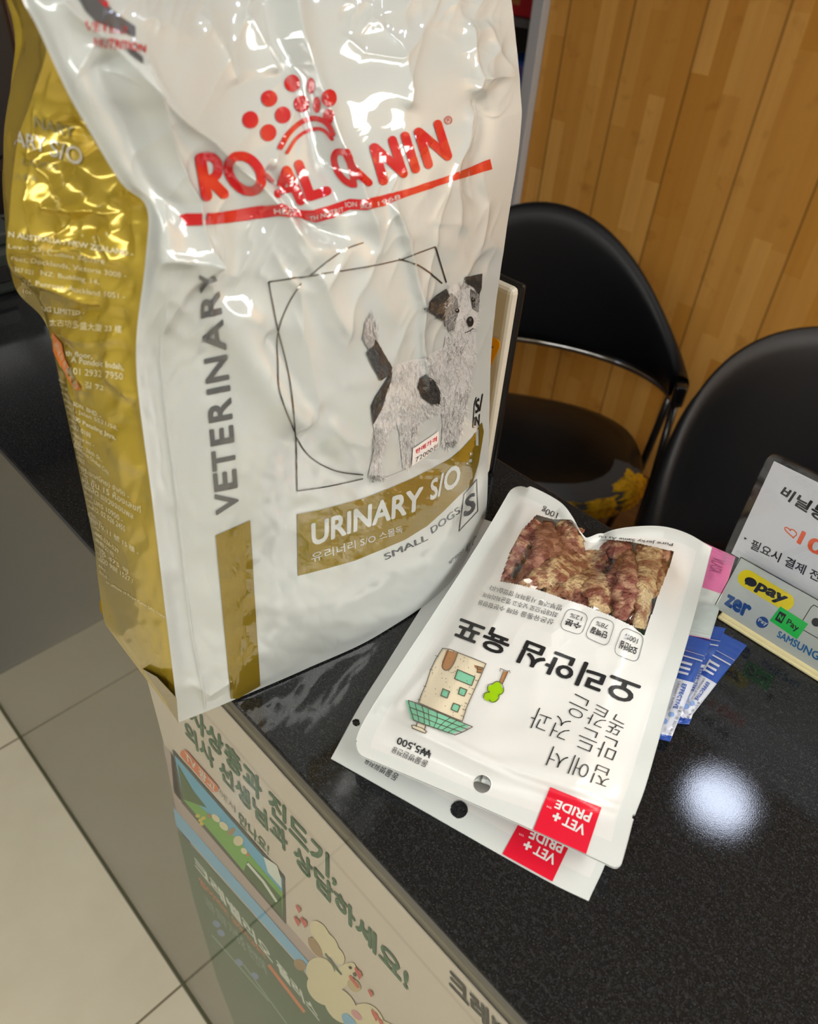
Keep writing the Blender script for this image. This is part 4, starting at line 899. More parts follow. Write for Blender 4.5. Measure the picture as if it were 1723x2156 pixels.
M_ln = mat('dark brown print line', rgb(86, 76, 66), .35, bump=(300, .05, .0003))
def LP(pts, m, lay=0): P.poly([cL(*p) for p in pts], m, lay)
def LS(pts, w=1.5, lay=4, **k): P.stroke([cL(*p) for p in pts], w, M_ln, lay, **k)
house = [(970, 170), (1040, 180), (1110, 208), (1240, 258), (1376, 314), (1335, 410), (1255, 590), (1190, 740), (1150, 868), (940, 780), (737, 690), (770, 600), (805, 520), (850, 380), (905, 270)]
LP(house, M_cream); LS(house+[house[0]])
LP([(1005, 182), (1105, 210), (1080, 290), (1030, 365), (990, 378), (958, 345), (962, 290)], M_brn, 1); LS([(1022, 185), (985, 270), (962, 340), (990, 378), (1035, 368), (1080, 300), (1112, 212)], smooth=True)
LP([(1265, 322), (1352, 350), (1330, 405), (1285, 395), (1300, 370), (1268, 345)], M_brn, 1); LS([(1285, 335), (1350, 355)]); LS([(1290, 365), (1345, 372)]); LS([(1300, 345), (1290, 395), (1328, 402)])
for w_ in ([(1110, 372), (1272, 440), (1240, 525), (1080, 460)], [(970, 556), (1032, 582), (1005, 645), (948, 622)], [(1130, 540), (1195, 566), (1170, 626), (1112, 603)], [(1065, 690), (1130, 716), (1105, 780), (1042, 752)]):
    LP([(x-6, y-2) for x, y in w_], M_teal, 1); LS(w_+[w_[0]], 1.7)
roof = [(638, 668), (730, 700), (905, 775), (1080, 850), (1248, 920), (1165, 965), (1080, 998), (940, 950), (810, 905), (690, 855)]
LP([(612, 660), (720, 700), (905, 780), (1070, 850), (1215, 910), (1130, 955), (1040, 985), (920, 940), (800, 895), (665, 845)], M_teal, 2); LS(roof+[roof[0]], 1.7)
LS([(660, 735), (780, 780), (960, 850), (1200, 945)]); LS([(675, 795), (800, 840), (960, 905), (1140, 970)])
for a, m_, b in (((705, 698), (725, 780), (740, 870)), ((770, 720), (790, 800), (790, 890)), ((830, 755), (835, 830), (840, 905)), ((910, 785), (905, 850), (875, 925)), ((1035, 830), (965, 880), (915, 935)), ((1095, 860), (1020, 910), (960, 952)), ((1180, 900), (1080, 935), (1015, 972))): LS([a, m_, b], 1.3, smooth=True)
LP([(720, 880), (800, 905), (795, 945), (715, 915)], M_cream, 1); LS([(727, 878), (715, 915)]); LS([(803, 905), (795, 945)])
ch_ = [(672, 905), (700, 903), (780, 930), (810, 960), (800, 978), (740, 955), (680, 930)]; LP(ch_, M_cream, 2); LS(ch_+[ch_[0]])
for x, y, r in ((1480, 528, 44), (1432, 556, 42), (1500, 568, 44), (1402, 622, 48), (1448, 640, 44), (1465, 596, 48)): P.ell(*cL(x, y), r*.2205, r*.2205, M_grn, 0, 1)
LS([(1440, 505), (1480, 482), (1525, 505), (1545, 560), (1530, 598), (1498, 612), (1495, 650), (1440, 685), (1405, 660)], 1.4, smooth=True); LS([(1440, 505), (1395, 520), (1392, 570), (1410, 585), (1365, 600), (1352, 640)], 1.4, smooth=True)
LP([(1548, 380), (1590, 392), (1530, 505), (1505, 492)], M_brn, 1); LS([(1545, 372), (1500, 490)], 1.2); LS([(1588, 390), (1530, 515)], 1.2); LS([(1508, 385), (1512, 358), (1545, 372), (1585, 388), (1600, 378), (1608, 402)], 1.2)
for i in range(46):
    x, y = random.uniform(780, 1320), random.uniform(200, 840)
    if inside(x, y, house): P.ell(*cL(x, y), .9, .9, M_ln, 0, 3, 8)
for a in ((735, 690), (790, 560), (850, 400), (905, 270)): LS([(a[0]-5, a[1]-30), (a[0]+22, a[1]-22)], 1.1)
for a in ((1300, 480), (1265, 560), (1235, 610), (1200, 700), (1180, 760), (1160, 820)): LS([a, (a[0]-26, a[1]-10)], 1.1)
P.build()
def brand(surf, par, poly, PR, VE, plus, tm, nm='red_brand_square'):
    P = Print(surf, nm, par, off=.0005, step=4); P.poly(poly, M_pred); P.text('PRIDE', inv(*PR), M_pouch, .03, 1); P.text('VET', inv(*VE), M_pouch, .03, 1)
    x, y = plus; a = .36
    for k in (0, math.pi/2): P.stroke([(x-9*math.cos(a+k), y-9*math.sin(a+k)), (x+9*math.cos(a+k), y+9*math.sin(a+k))], 5.5, M_pouch, 1, caps=False)
    x, y = tm; P.text('TM', inv((x+5, y+2), (x-5, y-2), (x-6, y+2), (x+4, y+6)), M_pouch, .0, 1); P.build()
brand(SU, upb, [(1159, 1656), (1266, 1701), (1234, 1799), (1123, 1748)], ((1248, 1712), (1174, 1682), (1166, 1702), (1240, 1734)), ((1236, 1740), (1190, 1719), (1182, 1738), (1228, 1761)), (1172, 1722), (1157, 1699))
brand(SL, lowb, [(1099, 1722), (1205, 1768), (1163, 1857), (1058, 1799)], ((1190, 1777), (1120, 1744), (1112, 1765), (1181, 1799)), ((1174, 1802), (1130, 1780), (1121, 1798), (1165, 1823)), (1111, 1782), (1099, 1757))
P = Print(SL, 'printed_lettering', lowb, off=.0003); P.text('동물병원전용', inv((842, 1632), (773, 1594), (766, 1607), (832, 1646)), M_pblk, 0); P.build()

# ================================================================== STICK SACHETS
M_sb = mat('blue sachet film', rgb(44, 82, 170), .25, coat=.5, bump=[(300, .3, .001)]); M_sw = mat('white sachet film', rgb(206, 210, 224), .28, coat=.4, bump=[(300, .3, .001)])
M_sp = mat('pink sachet film', rgb(206, 112, 160), .3, coat=.3, bump=[(300, .2, .001)]); M_sg = mat('pale grey green sachet film', rgb(196, 206, 204), .3, coat=.3, bump=[(300, .2, .001)])
M_lb = mat('light blue print', rgb(130, 160, 214), .3, bump=(300, .1, .0003))
def sachet(q, z, label, cols, bands, text, ht=.0045):
    """q: TL,TR,BR,BL photo pixels of a stick lying at height z"""
    NVs, NUs = 90, 30; h = homog(q); u, v = np.meshgrid(np.linspace(0, 1, NUs), np.linspace(0, 1, NVs)); x, y = h(u, v); Px = np.stack([x, y], -1)
    pil = ht*np.sqrt(np.clip(1-(2*u-1)**2, 0, 1))**.8*sstep(v, .06, .24)*sstep(1-v, .04, .2)+.0004*np.sin(v*190)*((v < .09) | (v > .94))+.0006*(vnoise(u*5, v*16, int(z*1e5) % 97)-.5)
    T = ray_grid(Px, z+.0006+pil); B_ = T.copy(); B_[..., 2] = z
    n0 = NVs*NUs; cv = (v[:-1, :-1]+v[1:, 1:])/2; mi = np.zeros(cv.shape, int)
    for a, b, m_ in bands: mi[(cv >= a) & (cv < b)] = m_
    ft = grid_faces(NVs, NUs); f = ft.tolist()+(grid_faces(NVs, NUs, True)+n0).tolist(); mm = mi.reshape(-1).tolist()*2
    idx = np.arange(n0).reshape(NVs, NUs); ring = list(idx[0])+list(idx[1:, -1])+list(idx[-1, -2::-1])+list(idx[-2:0:-1, 0])
    f += [(ring[i], ring[i-1], ring[i-1]+n0, ring[i]+n0) for i in range(len(ring))]; mm += [mi[0, 0]]*len(ring)
    o = mesh_obj('stick_sachet', np.concatenate([T.reshape(-1, 3), B_.reshape(-1, 3)]), f, cols, None, True, mm)
    tag(o, label, 'sachet', 'stick sachets beside the pouches')
    P = Print(MeshSurf(o), 'printed_lettering', o, off=.00025); text(P, h); P.build(); return o
def blue_text(P, h):
    Q = lambda a, b, c, d: [h(c, b), h(c, d), h(a, d), h(a, b)]  # lettering that runs down the stick
    P.stroke([h(u, .115) for u in np.linspace(.03, .97, 12)], .9, M_sw, 1, caps=False)
    P.poly([h(.10, .15), h(.96, .15), h(.96, .16), h(.10, .16)], M_sw, 1)
    for a in (.195, .235, .275): P.poly([h(.15, a), h(.62, a), h(.62, a+.018), h(.15, a+.018)], M_sw, 1)
    P.poly([h(.10, .19), h(.17, .19), h(.17, .30), h(.10, .30)], M_sw, 1)
    P.text('EFFECTIVE', [h(.72, .37), h(.72, .62), h(.52, .62), h(.52, .37)], M_sb, .02, 1); P.text('URINARY SUPPORT', [h(.42, .36), h(.42, .66), h(.32, .66), h(.32, .36)], M_grey, 0, 1)
    P.ell(*h(.55, .69), 5, 5, M_lb, 0, 1); P.ell(*h(.35, .78), 6, 6, M_lb, 0, 1)
    P.text('유통기한 2027.06.22', [h(.92, .58), h(.92, .93), h(.76, .93), h(.76, .58)], M_grey, 0, 1)
bb = [(0, .34, 0), (.34, .93, 1), (.93, 1.01, 0)]
sachet([(1474, 1311), (1529, 1322), (1452, 1524), (1408, 1520)], .0004, 'blue and white stick sachet mostly hidden between the two others', [M_sb, M_sw], bb, blue_text, .002)
sachet([(1522, 1331), (1574, 1358), (1448, 1519), (1424, 1503)], .0004, 'blue and white stick sachet furthest right, angled toward the payment sign', [M_sb, M_sw], bb, blue_text, .003)
sachet([(1446, 1334), (1498, 1350), (1412, 1560), (1374, 1552)], .0040, 'blue and white stick sachet nearest the pouch edge, partly under the jerky pouch', [M_sb, M_sw], bb, blue_text, .0035)
def pink_text(P, h): P.text('VLASA', [h(.75, .10), h(.75, .26), h(.40, .26), h(.40, .10)], mat('dusty rose print', rgb(164, 92, 134), .3, bump=(300, .1, .0003)), 0, 1)
sachet([(1478, 1140), (1549, 1172), (1496, 1345), (1420, 1330)], .0045, 'pink and pale grey stick sachet behind the pouch under the acrylic sign', [M_sp, M_sg], [(0, .46, 0), (.46, 1.01, 1)], pink_text, .002)

# ================================================================== ACRYLIC SIGN WITH PAYMENT LOGOS
SY = .393
M_acr = clear('clear acrylic', 1.49, .02, (.97, .98, .98, 1), 1.2)
M_pap = mat('white sign paper', rgb(226, 226, 234), .5, bump=(300, .05, .0003)); M_pay = mat('pale grey logo card', rgb(206, 210, 206), .4, coat=.2, bump=(300, .05, .0003))
def solid(pts_px, y, th, name, m, par, smooth=False):
    """a sheet of thickness th standing in the plane y, outline given where the photo shows it"""
    a = [at(px, py, 'y', y) for px, py in pts_px]; b = [p+np.array([0, th, 0]) for p in a]; n = len(a)
    return mesh_obj(name, a+b, [tuple(range(n)), tuple(range(2*n-1, n-1, -1))]+[(i, i+n, (i+1) % n+n, (i+1) % n) for i in range(n)], m, par, smooth)
A0, A1 = at(1500, 1290, 'y', SY), at(1632, 962, 'y', SY+.004); print('sign', A0, A1, at(1515, 1140, 'y', SY+.004), at(1723, 1428, 'y', SY))
sg = empty('acrylic_sign', (float(A0[0])+.06, SY, 0), 'clear acrylic counter sign with a white bag price note above a card of payment logos', 'sign')
def XZ(x, z, y): return (x, y, z)
def sheet(x0, x1, z0, z1, y, th, rad, name, m, par):
    o = rounded([(x0, z0), (x1, z0), (x1, z1), (x0, z1)], rad, 6); n = len(o); a = [(x, y, z) for x, z in o]; b = [(x, y+th, z) for x, z in o]
    return mesh_obj(name, a+b, [tuple(range(n)), tuple(range(2*n-1, n-1, -1))]+[(i, i+n, (i+1) % n+n, (i+1) % n) for i in range(n)], m, par)
zt = float(at(1632, 962, 'y', SY+.004)[2]); zl = float(at(1515, 1150, 'y', SY+.004)[2]); xs0 = float(at(1575, 1050, 'y', SY+.004)[0])
sheet(xs0, xs0+.15, zl-.012, zt, SY+.0045, .0015, [.006, .006, .006, .006], 'acrylic_sheet', M_acr, sg)
pz = float(at(1637, 975, 'y', SY+.006)[2]); sheet(xs0+.004, xs0+.146, zl-.002, pz, SY+.0062, .0003, .0003, 'paper_note', M_pap, sg)
sheet(xs0, xs0+.15, zl-.012, zt, SY+.0068, .0015, [.006]*4, 'acrylic_sheet', M_acr, sg)
cz1 = float(at(1560, 1173, 'y', SY)[2]); cx0 = float(at(1535, 1222, 'y', SY)[0])
sheet(cx0, cx0+.16, .0045, cz1, SY, .0006, .0004, 'logo_card', M_pay, sg)
sheet(cx0-.003, cx0+.163, .003, cz1+.004, SY-.0016, .0014, .001, 'acrylic_sheet', M_acr, sg)
MB().rbox((cx0+.004, SY-.0035, .0002), (cx0+.165, SY+.012, .0026), .001).build('base_ledge', mat('cream base ledge', rgb(226, 216, 168), .35, coat=.3, bump=(200, .1, .0005)), sg)
PN = sg.children
note = [o for o in sg.children if o.name.startswith('paper_note')][0]; card = [o for o in sg.children if o.name.startswith('logo_card')][0]
cR = lambda x, y: (1320+.3248*x, 900+.3248*y)
M_sk = mat('black sign ink', rgb(20, 20, 22), .5, bump=(300, .05, .0003)); M_so = mat('orange sign ink', rgb(230, 92, 48), .5, bump=(300, .05, .0003))
P = Print(PlaneSurf('y', SY+.0062, (0, -1, 0)), 'note_lettering', note, off=.0002, step=0)
P.text('비닐봉투', [cR(1030, 378), cR(1500, 640), cR(1450, 735), cR(985, 440)], M_sk, .035)
P.text('100', [cR(1140, 665), cR(1420, 820), cR(1370, 915), cR(1100, 745)], M_so, .03)
hp = [(16*math.sin(t)**3, 13*math.cos(t)-5*math.cos(2*t)-2*math.cos(3*t)-math.cos(4*t)) for t in np.linspace(0, 2*math.pi, 28, endpoint=False)]
P.stroke([cR(1068+x*2.35+y*-.9, 680-y*2.2+x*.8) for x, y in hp], 2.6, M_so, closed=True)
P.text('필요시 결제 전', [cR(822, 722), cR(1262, 940), cR(1238, 1002), cR(795, 780)], M_sk, .02); P.poly([cR(765, 708), cR(782, 722), cR(762, 726)], M_sk)
P.build()
P = Print(PlaneSurf('y', SY, (0, -1, 0)), 'logo_print', card, off=.00018, step=0)
M_yel = mat('yellow logo', rgb(244, 222, 16), .4, bump=(300, .05, .0003)); M_navy = mat('navy logo', rgb(30, 76, 142), .4, bump=(300, .05, .0003)); M_ng = mat('bright green logo sticker', rgb(28, 200, 84), .4, bump=(300, .05, .0003)); M_sam = mat('mid blue logo', rgb(42, 112, 170), .4, bump=(300, .05, .0003))
P.stroke([cR(562, 1172), cR(742, 840), cR(1300, 1150)], 1.8, M_sk, 1, caps=False)
P.stroke([cR(778, 978), cR(1030, 1128)], 37, M_yel)
P.ell(*cR(806, 1000), 13.5, 9, M_sk, .45, 1); P.poly([cR(775, 1000), cR(766, 1015), cR(800, 1018)], M_sk, 1)
P.text('pay', [cR(862, 1000), cR(1052, 1100), cR(1005, 1160), cR(822, 1060)], M_sk, .05, 1)
P.text('zero'[:3], [cR(660, 1075), cR(815, 1160), cR(785, 1245), cR(630, 1145)], M_navy, .05); pass
P.ell(*cR(880, 1262), 13, 12, M_navy, 0, 0); P.text('Pay', [cR(860, 1232), cR(920, 1258), cR(908, 1292), cR(850, 1262)], M_pay, .02, 1)
P.poly([cR(998, 1158), cR(1178, 1272), cR(1105, 1372), cR(928, 1250)], M_ng, 1); P.poly([cR(995, 1188), cR(1038, 1212), cR(1005, 1270), cR(962, 1243)], M_sk, 2)
P.text('N', [cR(997, 1205), cR(1022, 1220), cR(1005, 1252), cR(980, 1237)], M_ng, .05, 3); P.text('Pay', [cR(1052, 1235), cR(1125, 1285), cR(1105, 1335), cR(1030, 1280)], M_sk, .02, 2)
P.text('SAMSUNG', [cR(990, 1315), cR(1262, 1462), cR(1240, 1512), cR(972, 1355)], M_sam, .03)
P.stroke([cR(1143, 1250), cR(1195, 1165), cR(1215, 1150), cR(1330, 1215)], 1.7, M_sk); P.stroke([cR(1143, 1310), cR(1300, 1400)], 1.5, M_sk, caps=False); P.ell(*cR(1230, 1262), 10, 9, M_sk, .4)
P.build()

# ================================================================== PAYMENT TERMINAL BEHIND THE BAG
tx1 = float(at(1062, 760, 'y', .385)[0]); tz1 = float(at(1079, 606, 'y', .385)[2]); print('terminal', tx1, tz1)
tm = empty('payment_terminal', (tx1-.06, .395, 0), 'upright white framed payment terminal with black back standing behind the dog food bag', 'payment terminal')
M_ow = mat('off white plastic', rgb(206, 200, 186), .4, coat=.2, bump=(200, .08, .0004)); M_bp = mat('black plastic', rgb(12, 12, 15), .35, bump=(200, .08, .0004))
MB().rbox((tx1-.14, .382, .001), (tx1, .391, tz1), .004).build('front_frame', M_ow, tm)
MB().rbox((tx1-.142, .3912, .0005), (tx1+.001, .396, tz1+.001), .002).build('rear_housing', M_bp, tm)
MB().rbox((tx1-.128, .3812, .02), (tx1-.014, .3818, tz1-.014), .0002, 1).build('screen', mat('pale screen bezel', rgb(190, 182, 164), .25, coat=.4, bump=(200, .05, .0003)), tm)
st = [tuple(at(x, y, 'y', .381)) for x, y in ((1012, 700), (1047, 714), (1053, 722), (1052, 732), (1030, 778), (1008, 800))]
n_ = len(st); pk = mesh_obj('pay_sticker', st+[(x, y+.0004, z) for x, y, z in st], [tuple(range(n_)), tuple(range(2*n_-1, n_-1, -1))]+[(i, i+n_, (i+1) % n_+n_, (i+1) % n_) for i in range(n_)], mat('orange yellow sticker', rgb(240, 164, 20), .4, bump=(300, .05, .0003)), tm); pk['label'] = 'orange sticker reading Pay'
P = Print(PlaneSurf('y', .381, (0, -1, 0)), 'sticker_lettering', pk, off=.0002, step=0); P.text('Pay', [(1004, 706), (1042, 726), (1036, 744), (1000, 722)], M_grey, .02); P.build()

# ================================================================== DARK THINGS AT THE FAR LEFT OF THE COUNTER
M_mon = mat('glossy black plastic', rgb(20, 20, 26), .22, coat=.4, bump=(60, .1, .001)); M_tl = mat('dark green grey plastic', rgb(38, 46, 44), .5, bump=(100, .1, .0005))
mo = empty('monitor', (-1.02, .30, 0), 'black monitor with glossy back at the far left end of the counter', 'monitor')
MB().rbox((-1.10, .22, .05), (-1.06, .40, .42), .006).build('screen_housing', M_mon, mo); MB().rbox((-1.11, .285, .002), (-1.08, .335, .2), .004).build('stand', M_bp, mo); MB().rbox((-1.16, .23, .0), (-1.0, .39, .008), .003).build('base', M_bp, mo)
bx_ = empty('document_tray', (-.86, .22, 0), 'dark green grey tray standing behind the gold side of the bag', 'tray')
MB().rbox((-1.00, .155, .0005), (-.80, .275, .045), .005).rbox((-.99, .165, .045), (-.81, .265, .058), .003).build('tray_body', M_tl, bx_); MB().rbox((-.79999, .19, .015), (-.796, .24, .03), .001).build('handle', M_bp, bx_)

# ================================================================== POSTER ON THE COUNTER FRONT
PY = EDGE_Y+.0042
pc = lambda x, y: (300+.4759*x, 1440+.4759*y)
M_pp = mat('beige poster paper', rgb(222, 208, 196), .6, bump=(200, .05, .0003))
p0, p1 = at(*pc(60, 60), 'y', PY), at(462, 2006, 'y', PY)
xl_, ztop = float(p1[0]), -.034
po = sheet(xl_, xl_+.62, -.72, ztop, PY, .0006, .001, 'poster', M_pp, None)
tag(po, 'beige printed pet medicine poster with green Korean lettering under the glass counter front', 'poster')
P = Print(PlaneSurf('y', PY, (0, -1, 0)), 'poster_print', po, off=.00015, step=0)
m_ = lambda n, r, g, b: mat('poster '+n, rgb(r, g, b), .6, bump=(200, .05, .0003))
PG, DG, SK, GR, GR2, BW, PU, WH, OR, CR, BR, PK, BK = m_('green', 58, 104, 74), m_('dark green', 50, 92, 66), m_('sky', 96, 180, 220), m_('grass', 110, 178, 66), m_('hedge', 48, 92, 40), m_('blue stripe', 128, 190, 232), m_('mauve', 134, 118, 128), m_('white', 232, 236, 230), m_('orange', 232, 120, 70), m_('cream fur', 236, 222, 186), m_('tan fur', 170, 134, 96), m_('rose', 216, 90, 80), m_('black', 44, 46, 46)
def PP(pts, m, lay=0): P.poly([pc(*p) for p in pts], m, lay)
PP([(90, 260), (125, 300), (140, 480), (640, 1060), (1300, 1800), (1290, 1900), (150, 560)], m_('pale mauve', 188, 168, 164))
PP([(128, 490), (150, 560), (760, 1250), (900, 1420), (1180, 1750), (1150, 1790), (880, 1450), (735, 1275), (140, 560)], PU, 1)
PP([(138, 545), (735, 1228), (1100, 1680), (1085, 1740), (735, 1285), (150, 625)], BW, 2)
PP([(155, 640), (740, 1300), (1080, 1740), (1000, 2100), (700, 2100), (430, 1560), (330, 1300), (230, 960)], DG, 3)
PP([(135, 286), (632, 850), (637, 1060), (176, 524)], BK, 4)
PP([(146, 312), (622, 856), (625, 1030), (184, 506)], SK, 5)
PP([(160, 350), (230, 470), (290, 545), (184, 508)], GR2, 6); PP([(184, 508), (178, 440), (260, 540), (330, 600), (430, 690), (520, 800), (625, 920), (625, 1030)], GR, 6)
PP([(450, 830), (470, 780), (540, 850), (620, 940), (625, 1030), (540, 930)], GR2, 7); PP([(540, 760), (600, 800), (618, 860), (620, 900), (560, 830)], WH, 6)
for x, y, a, b, m__ in ((330, 590, 22, 12, CR), (365, 625, 24, 14, CR), (430, 690, 22, 22, CR), (455, 735, 16, 12, CR), (398, 650, 12, 22, BR), (470, 750, 10, 6, OR), (300, 580, 12, 10, BR)): P.ell(*pc(x, y), a*.4759, b*.4759, m__, .8, 8)
for x, y in ((250, 580), (262, 600), (275, 590), (268, 615)): P.ell(*pc(x, y), 5, 4, m_('yellow', 220, 200, 70), 0, 8, 10)
P.stroke([pc(470, 790), pc(540, 870), pc(600, 960)], 5, WH, 8, caps=False)
P.stroke([pc(190, 305), pc(325, 458)], 16, OR, 9)
P.text('TV 광고', [pc(192, 285), pc(330, 442), pc(328, 480), pc(198, 330)], WH, .02, 10)
P.text('에서', [pc(345, 462), pc(412, 538), pc(412, 570), pc(345, 492)], m_('faint grey', 150, 140, 130), 0, 4); P.text('만나요!', [pc(428, 560), pc(562, 710), pc(562, 760), pc(430, 612)], PG, .02, 4)
P.text('심장사상충과 진드기,', [pc(60, -90), pc(862, 790), pc(862, 902), pc(66, 10)], PG, .035, 4)
P.text('의사 선생님과 상담하세요!', [pc(182, 148), pc(1182, 1268), pc(1178, 1362), pc(196, 238)], PG, .035, 4)
P.text('크레벨리오 플러스', [pc(222, 748), pc(772, 1438), pc(790, 1500), pc(238, 812)], WH, .04, 4)
P.text('씹어먹는 심장사상충약', [pc(246, 842), pc(540, 1188), pc(552, 1222), pc(256, 880)], OR, .02, 4)
P.text('내부 외부 기생충 한번에', [pc(272, 925), pc(540, 1225), pc(556, 1290), pc(290, 985)], m_('pale lines', 150, 170, 160), 0, 4)
P.text('크레벨리오', [pc(1352, 1240), pc(1830, 1760), pc(1830, 1850), pc(1362, 1340)], BK, .035, 4)
for x, y in ((330, 1060), (350, 1100), (430, 1230), (500, 1290)): P.ell(*pc(x, y), 9, 6, m_('pale blue', 120, 150, 200), .7, 4, 14)
P.stroke([pc(310, 1110), pc(380, 1190), pc(560, 1400)], 2, m_('pale lines', 150, 170, 160), 4); P.stroke([pc(450, 1240), pc(640, 1500)], 2, m_('pale lines', 150, 170, 160), 4)
P.stroke([pc(560, 1240), pc(720, 1450)], 6, OR, 4, caps=False)
# poodle
for x, y, a, b, r, m__, l in ((790, 1100, 62, 34, 1.0, CR, 5), (820, 1150, 60, 42, .9, CR, 5), (870, 1200, 40, 24, 1.1, CR, 5), (768, 1160, 50, 20, 1.0, BR, 6), (790, 1270, 66, 60, .9, CR, 5), (800, 1350, 80, 56, .8, CR, 5), (880, 1420, 90, 60, .9, CR, 5), (880, 1300, 40, 90, .75, CR, 5), (940, 1330, 34, 24, .8, m_('sand fur', 206, 184, 142), 6), (1000, 1480, 80, 60, .8, CR, 5), (1080, 1560, 90, 60, .8, CR, 5), (700, 1240, 30, 22, .7, BR, 5), (960, 1590, 60, 34, .8, BR, 6), (920, 1490, 46, 22, .9, BW, 7), (952, 1460, 30, 14, .8, m_('pink bow', 222, 150, 160), 7)): P.ell(*pc(x, y), a*.4759, b*.4759, m__, r, l)
P.stroke([pc(815, 1190), pc(850, 1240), pc(885, 1280)], 3, DG, 8, smooth=True); P.ell(*pc(925, 1250), 4, 2.5, BK, .8, 8); P.ell(*pc(945, 1280), 5, 3, BK, .8, 8); P.stroke([pc(925, 1290), pc(960, 1335)], 6, PK, 8)
for x, y, s_ in ((695, 990, 9), (690, 1045, 11), (720, 1050, 12), (962, 1275, 13), (1015, 1362, 9), (1035, 1460, 13), (1060, 1490, 10)):
    P.poly([(pc(x, y)[0]+(a*.8-b*.2)*s_*.045, pc(x, y)[1]-(b-a*.5)*s_*.06) for a, b in hp], PK, 9)
pr_ = P.build()

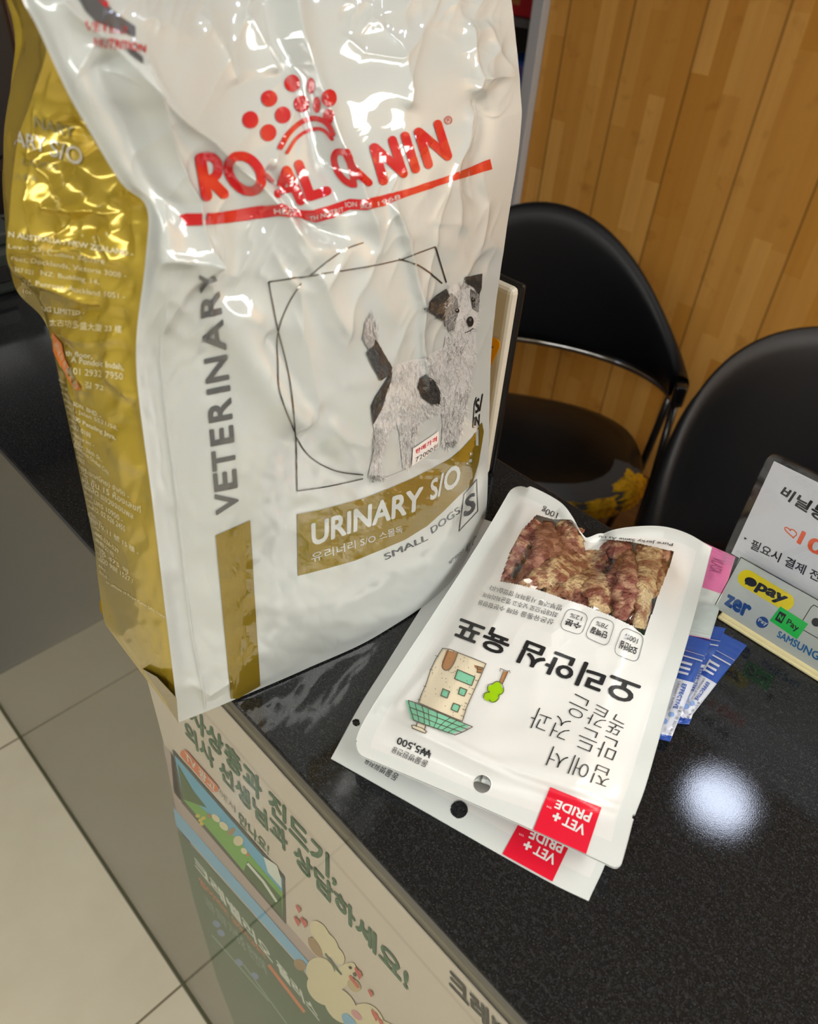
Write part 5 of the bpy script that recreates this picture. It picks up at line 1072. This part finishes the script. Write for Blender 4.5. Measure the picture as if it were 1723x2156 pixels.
# ================================================================== CHAIRS BEHIND THE COUNTER
M_vin = mat('black vinyl', rgb(13, 15, 19), .34, spec=.45, bump=[(500, .25, .0008), (30, .1, .002)]); M_chr = mat('chrome tube', rgb(200, 200, 200), .12, metal=1, bump=(20, .02, .0005)); M_btb = mat('black enamel tube', rgb(22, 22, 24), .25, coat=.4, bump=(50, .05, .0005))
M_tex = mat('black woven vinyl', rgb(15, 17, 21), .42, bump=[(900, .6, .001), (30, .1, .002)])
M_foam = mat('yellow foam', rgb(236, 196, 40), .9, noise_col=(rgb(150, 112, 30), 60, .45, .75), bump=(90, .8, .004)); M_lin = mat('grey torn lining', rgb(84, 90, 96), .8, bump=(200, .4, .001))
def chair(label, cx, cy, rz, W=.27, top=.90, torn=False, vin=None, armz=.64, Dp=.25, pw=.62):
    e = empty('barrel_chair', (cx, cy, FLOOR_Z), label, 'chair'); vin = vin or M_vin
    c, s_ = math.cos(rz), math.sin(rz)
    T = lambda x, y, z: (cx+x*c-y*s_, cy+x*s_+y*c, FLOOR_Z+z)
    # back: curved pad, y+ is the rear
    nA, nZ = 48, 14; V = []; fz_ = []
    for k in range(nA):
        a = math.radians(-88+176*k/(nA-1)); hh = max(math.cos(a), 0)**pw; zt_ = armz+.03+(top-armz-.03)*hh; zb_ = armz-.035-.02*math.cos(a)+.0*hh
        for layer in (0, 1):
            for j in range(nZ+1):
                t = j/nZ; z = zb_+(zt_-zb_)*t; bulge = .020*math.sin(math.pi*t)**.4+.004
                r = (1+(.0))*W; off = (bulge if layer else -bulge); lean = .10*(z-armz)*max(math.cos(a), 0)
                V.append(T((W+off)*math.sin(a), (Dp+off)*math.cos(a)+lean+.0, z))
    n1 = (nZ+1)*2
    idx = lambda k, l, j: k*n1+l*(nZ+1)+j
    for k in range(nA-1):
        for j in range(nZ):
            fz_ += [(idx(k, 0, j), idx(k, 0, j+1), idx(k+1, 0, j+1), idx(k+1, 0, j)), (idx(k, 1, j), idx(k+1, 1, j), idx(k+1, 1, j+1), idx(k, 1, j+1))]
        fz_ += [(idx(k, 0, 0), idx(k+1, 0, 0), idx(k+1, 1, 0), idx(k, 1, 0)), (idx(k, 0, nZ), idx(k, 1, nZ), idx(k+1, 1, nZ), idx(k+1, 0, nZ))]
    for k in (0, nA-1): fz_ += [(idx(k, 0, j), idx(k, 1, j), idx(k, 1, j+1), idx(k, 0, j+1)) for j in range(nZ)]
    mesh_obj('backrest', V, fz_, vin, e, True)
    rail = [T((W)*math.sin(a), Dp*math.cos(a), armz-.045-.02*math.cos(a)) for a in np.radians(np.linspace(-88, 88, 40))]
    MB().tube(rail, .010, 10).build('chrome_rail', M_chr, e, True)
    # seat: rounded cushion, straighter at the front (y-)
    V = []; F2 = []; nS = 56; rings = [(0, .470), (.5, .470), (.85, .462), (.97, .450), (1.0, .435), (1.0, .405), (.97, .392), (.5, .388), (0, .388)]
    def outl_(a): 
        x, y = math.sin(a), math.cos(a); p = 2.7; r = (abs(x)**p+abs(y)**p)**(-1/p); return x*r*(W-.035), y*r*(Dp-.02)-.03
    for r, z in rings:
        for k in range(nS): x, y = outl_(2*math.pi*k/nS); V.append(T(x*r, (y+.03)*r-.03, z))
    F2 = [(i*nS+k, i*nS+(k+1) % nS, (i+1)*nS+(k+1) % nS, (i+1)*nS+k) for i in range(len(rings)-1) for k in range(nS)]
    mesh_obj('seat', V, F2, vin, e, True)
    for sx in (-1, 1):
        MB().tube([T(sx*W, .0, armz-.03), T(sx*(W+.004), -.03, .40), T(sx*(W-.01), -.10, .012)], .011, 10).build('leg', M_btb, e, True)
        MB().tube([T(sx*W*.99, .05, armz-.04), T(sx*W*.97, .09, .35), T(sx*W*.93, Dp*.8, .012)], .011, 10).build('leg', M_btb, e, True)
        kb = MB().rbox((-.016, -.02, -.03), (.016, .02, .03), .008)
        kb.v = [T(sx*(W+.0)+x, -.01+y, armz-.01+z) for x, y, z in kb.v]; kb.build('arm_joint', M_btb, e, True)
    if torn:
        def patch(name, a0, a1, r0, r1, m, lift, sd):
            A_, R_ = 40, 24; V = []; ss = [(0.55, .4715), (.85, .4635), (.97, .4515), (1.002, .436), (1.004, .405), (.98, .39)]
            for j in range(R_):
                t = (r0+(r1-r0)*j/(R_-1))*(len(ss)-1); i = min(int(t), len(ss)-2); f = t-i; rr = ss[i][0]*(1-f)+ss[i+1][0]*f; zz = ss[i][1]*(1-f)+ss[i+1][1]*f
                for k in range(A_):
                    w = noise.noise((j*.5, sd, 1)); w2 = noise.noise((k*.4, sd, 2))
                    a = math.radians(a0+(a1-a0)*k/(A_-1)+w*6); x, y = outl_(a); edge = min(k, A_-1-k, j+1, R_-1-j)/4.0; q = rr*(1+lift*(min(edge, 1)+w2*.6)*.03)
                    V.append(T(x*q, (y+.03)*q-.03, zz+lift*.004*min(edge, 1)))
            mesh_obj(name, V, [(j*A_+k, j*A_+k+1, (j+1)*A_+k+1, (j+1)*A_+k) for j in range(R_-1) for k in range(A_-1)], m, e, True)
        patch('torn_lining', 100, 172, .15, .95, M_lin, .4, 3); patch('foam', 106, 130, .22, .98, M_foam, 1.0, 5); patch('foam', 133, 147, .36, .98, M_foam, 1.0, 9); patch('foam', 151, 156, .4, .55, M_foam, .8, 12)
    return e
chair('black vinyl barrel chair left of the other, its seat corner torn to yellow foam', -1.002, 1.469, .601, W=.399, top=.98, Dp=.272, torn=True, pw=1.9, armz=.664)
chair('black textured vinyl barrel chair at the right, close behind the payment sign', -.155, 1.343, .60, W=.326, top=.976, Dp=.306, vin=M_tex, armz=.463, pw=.32)
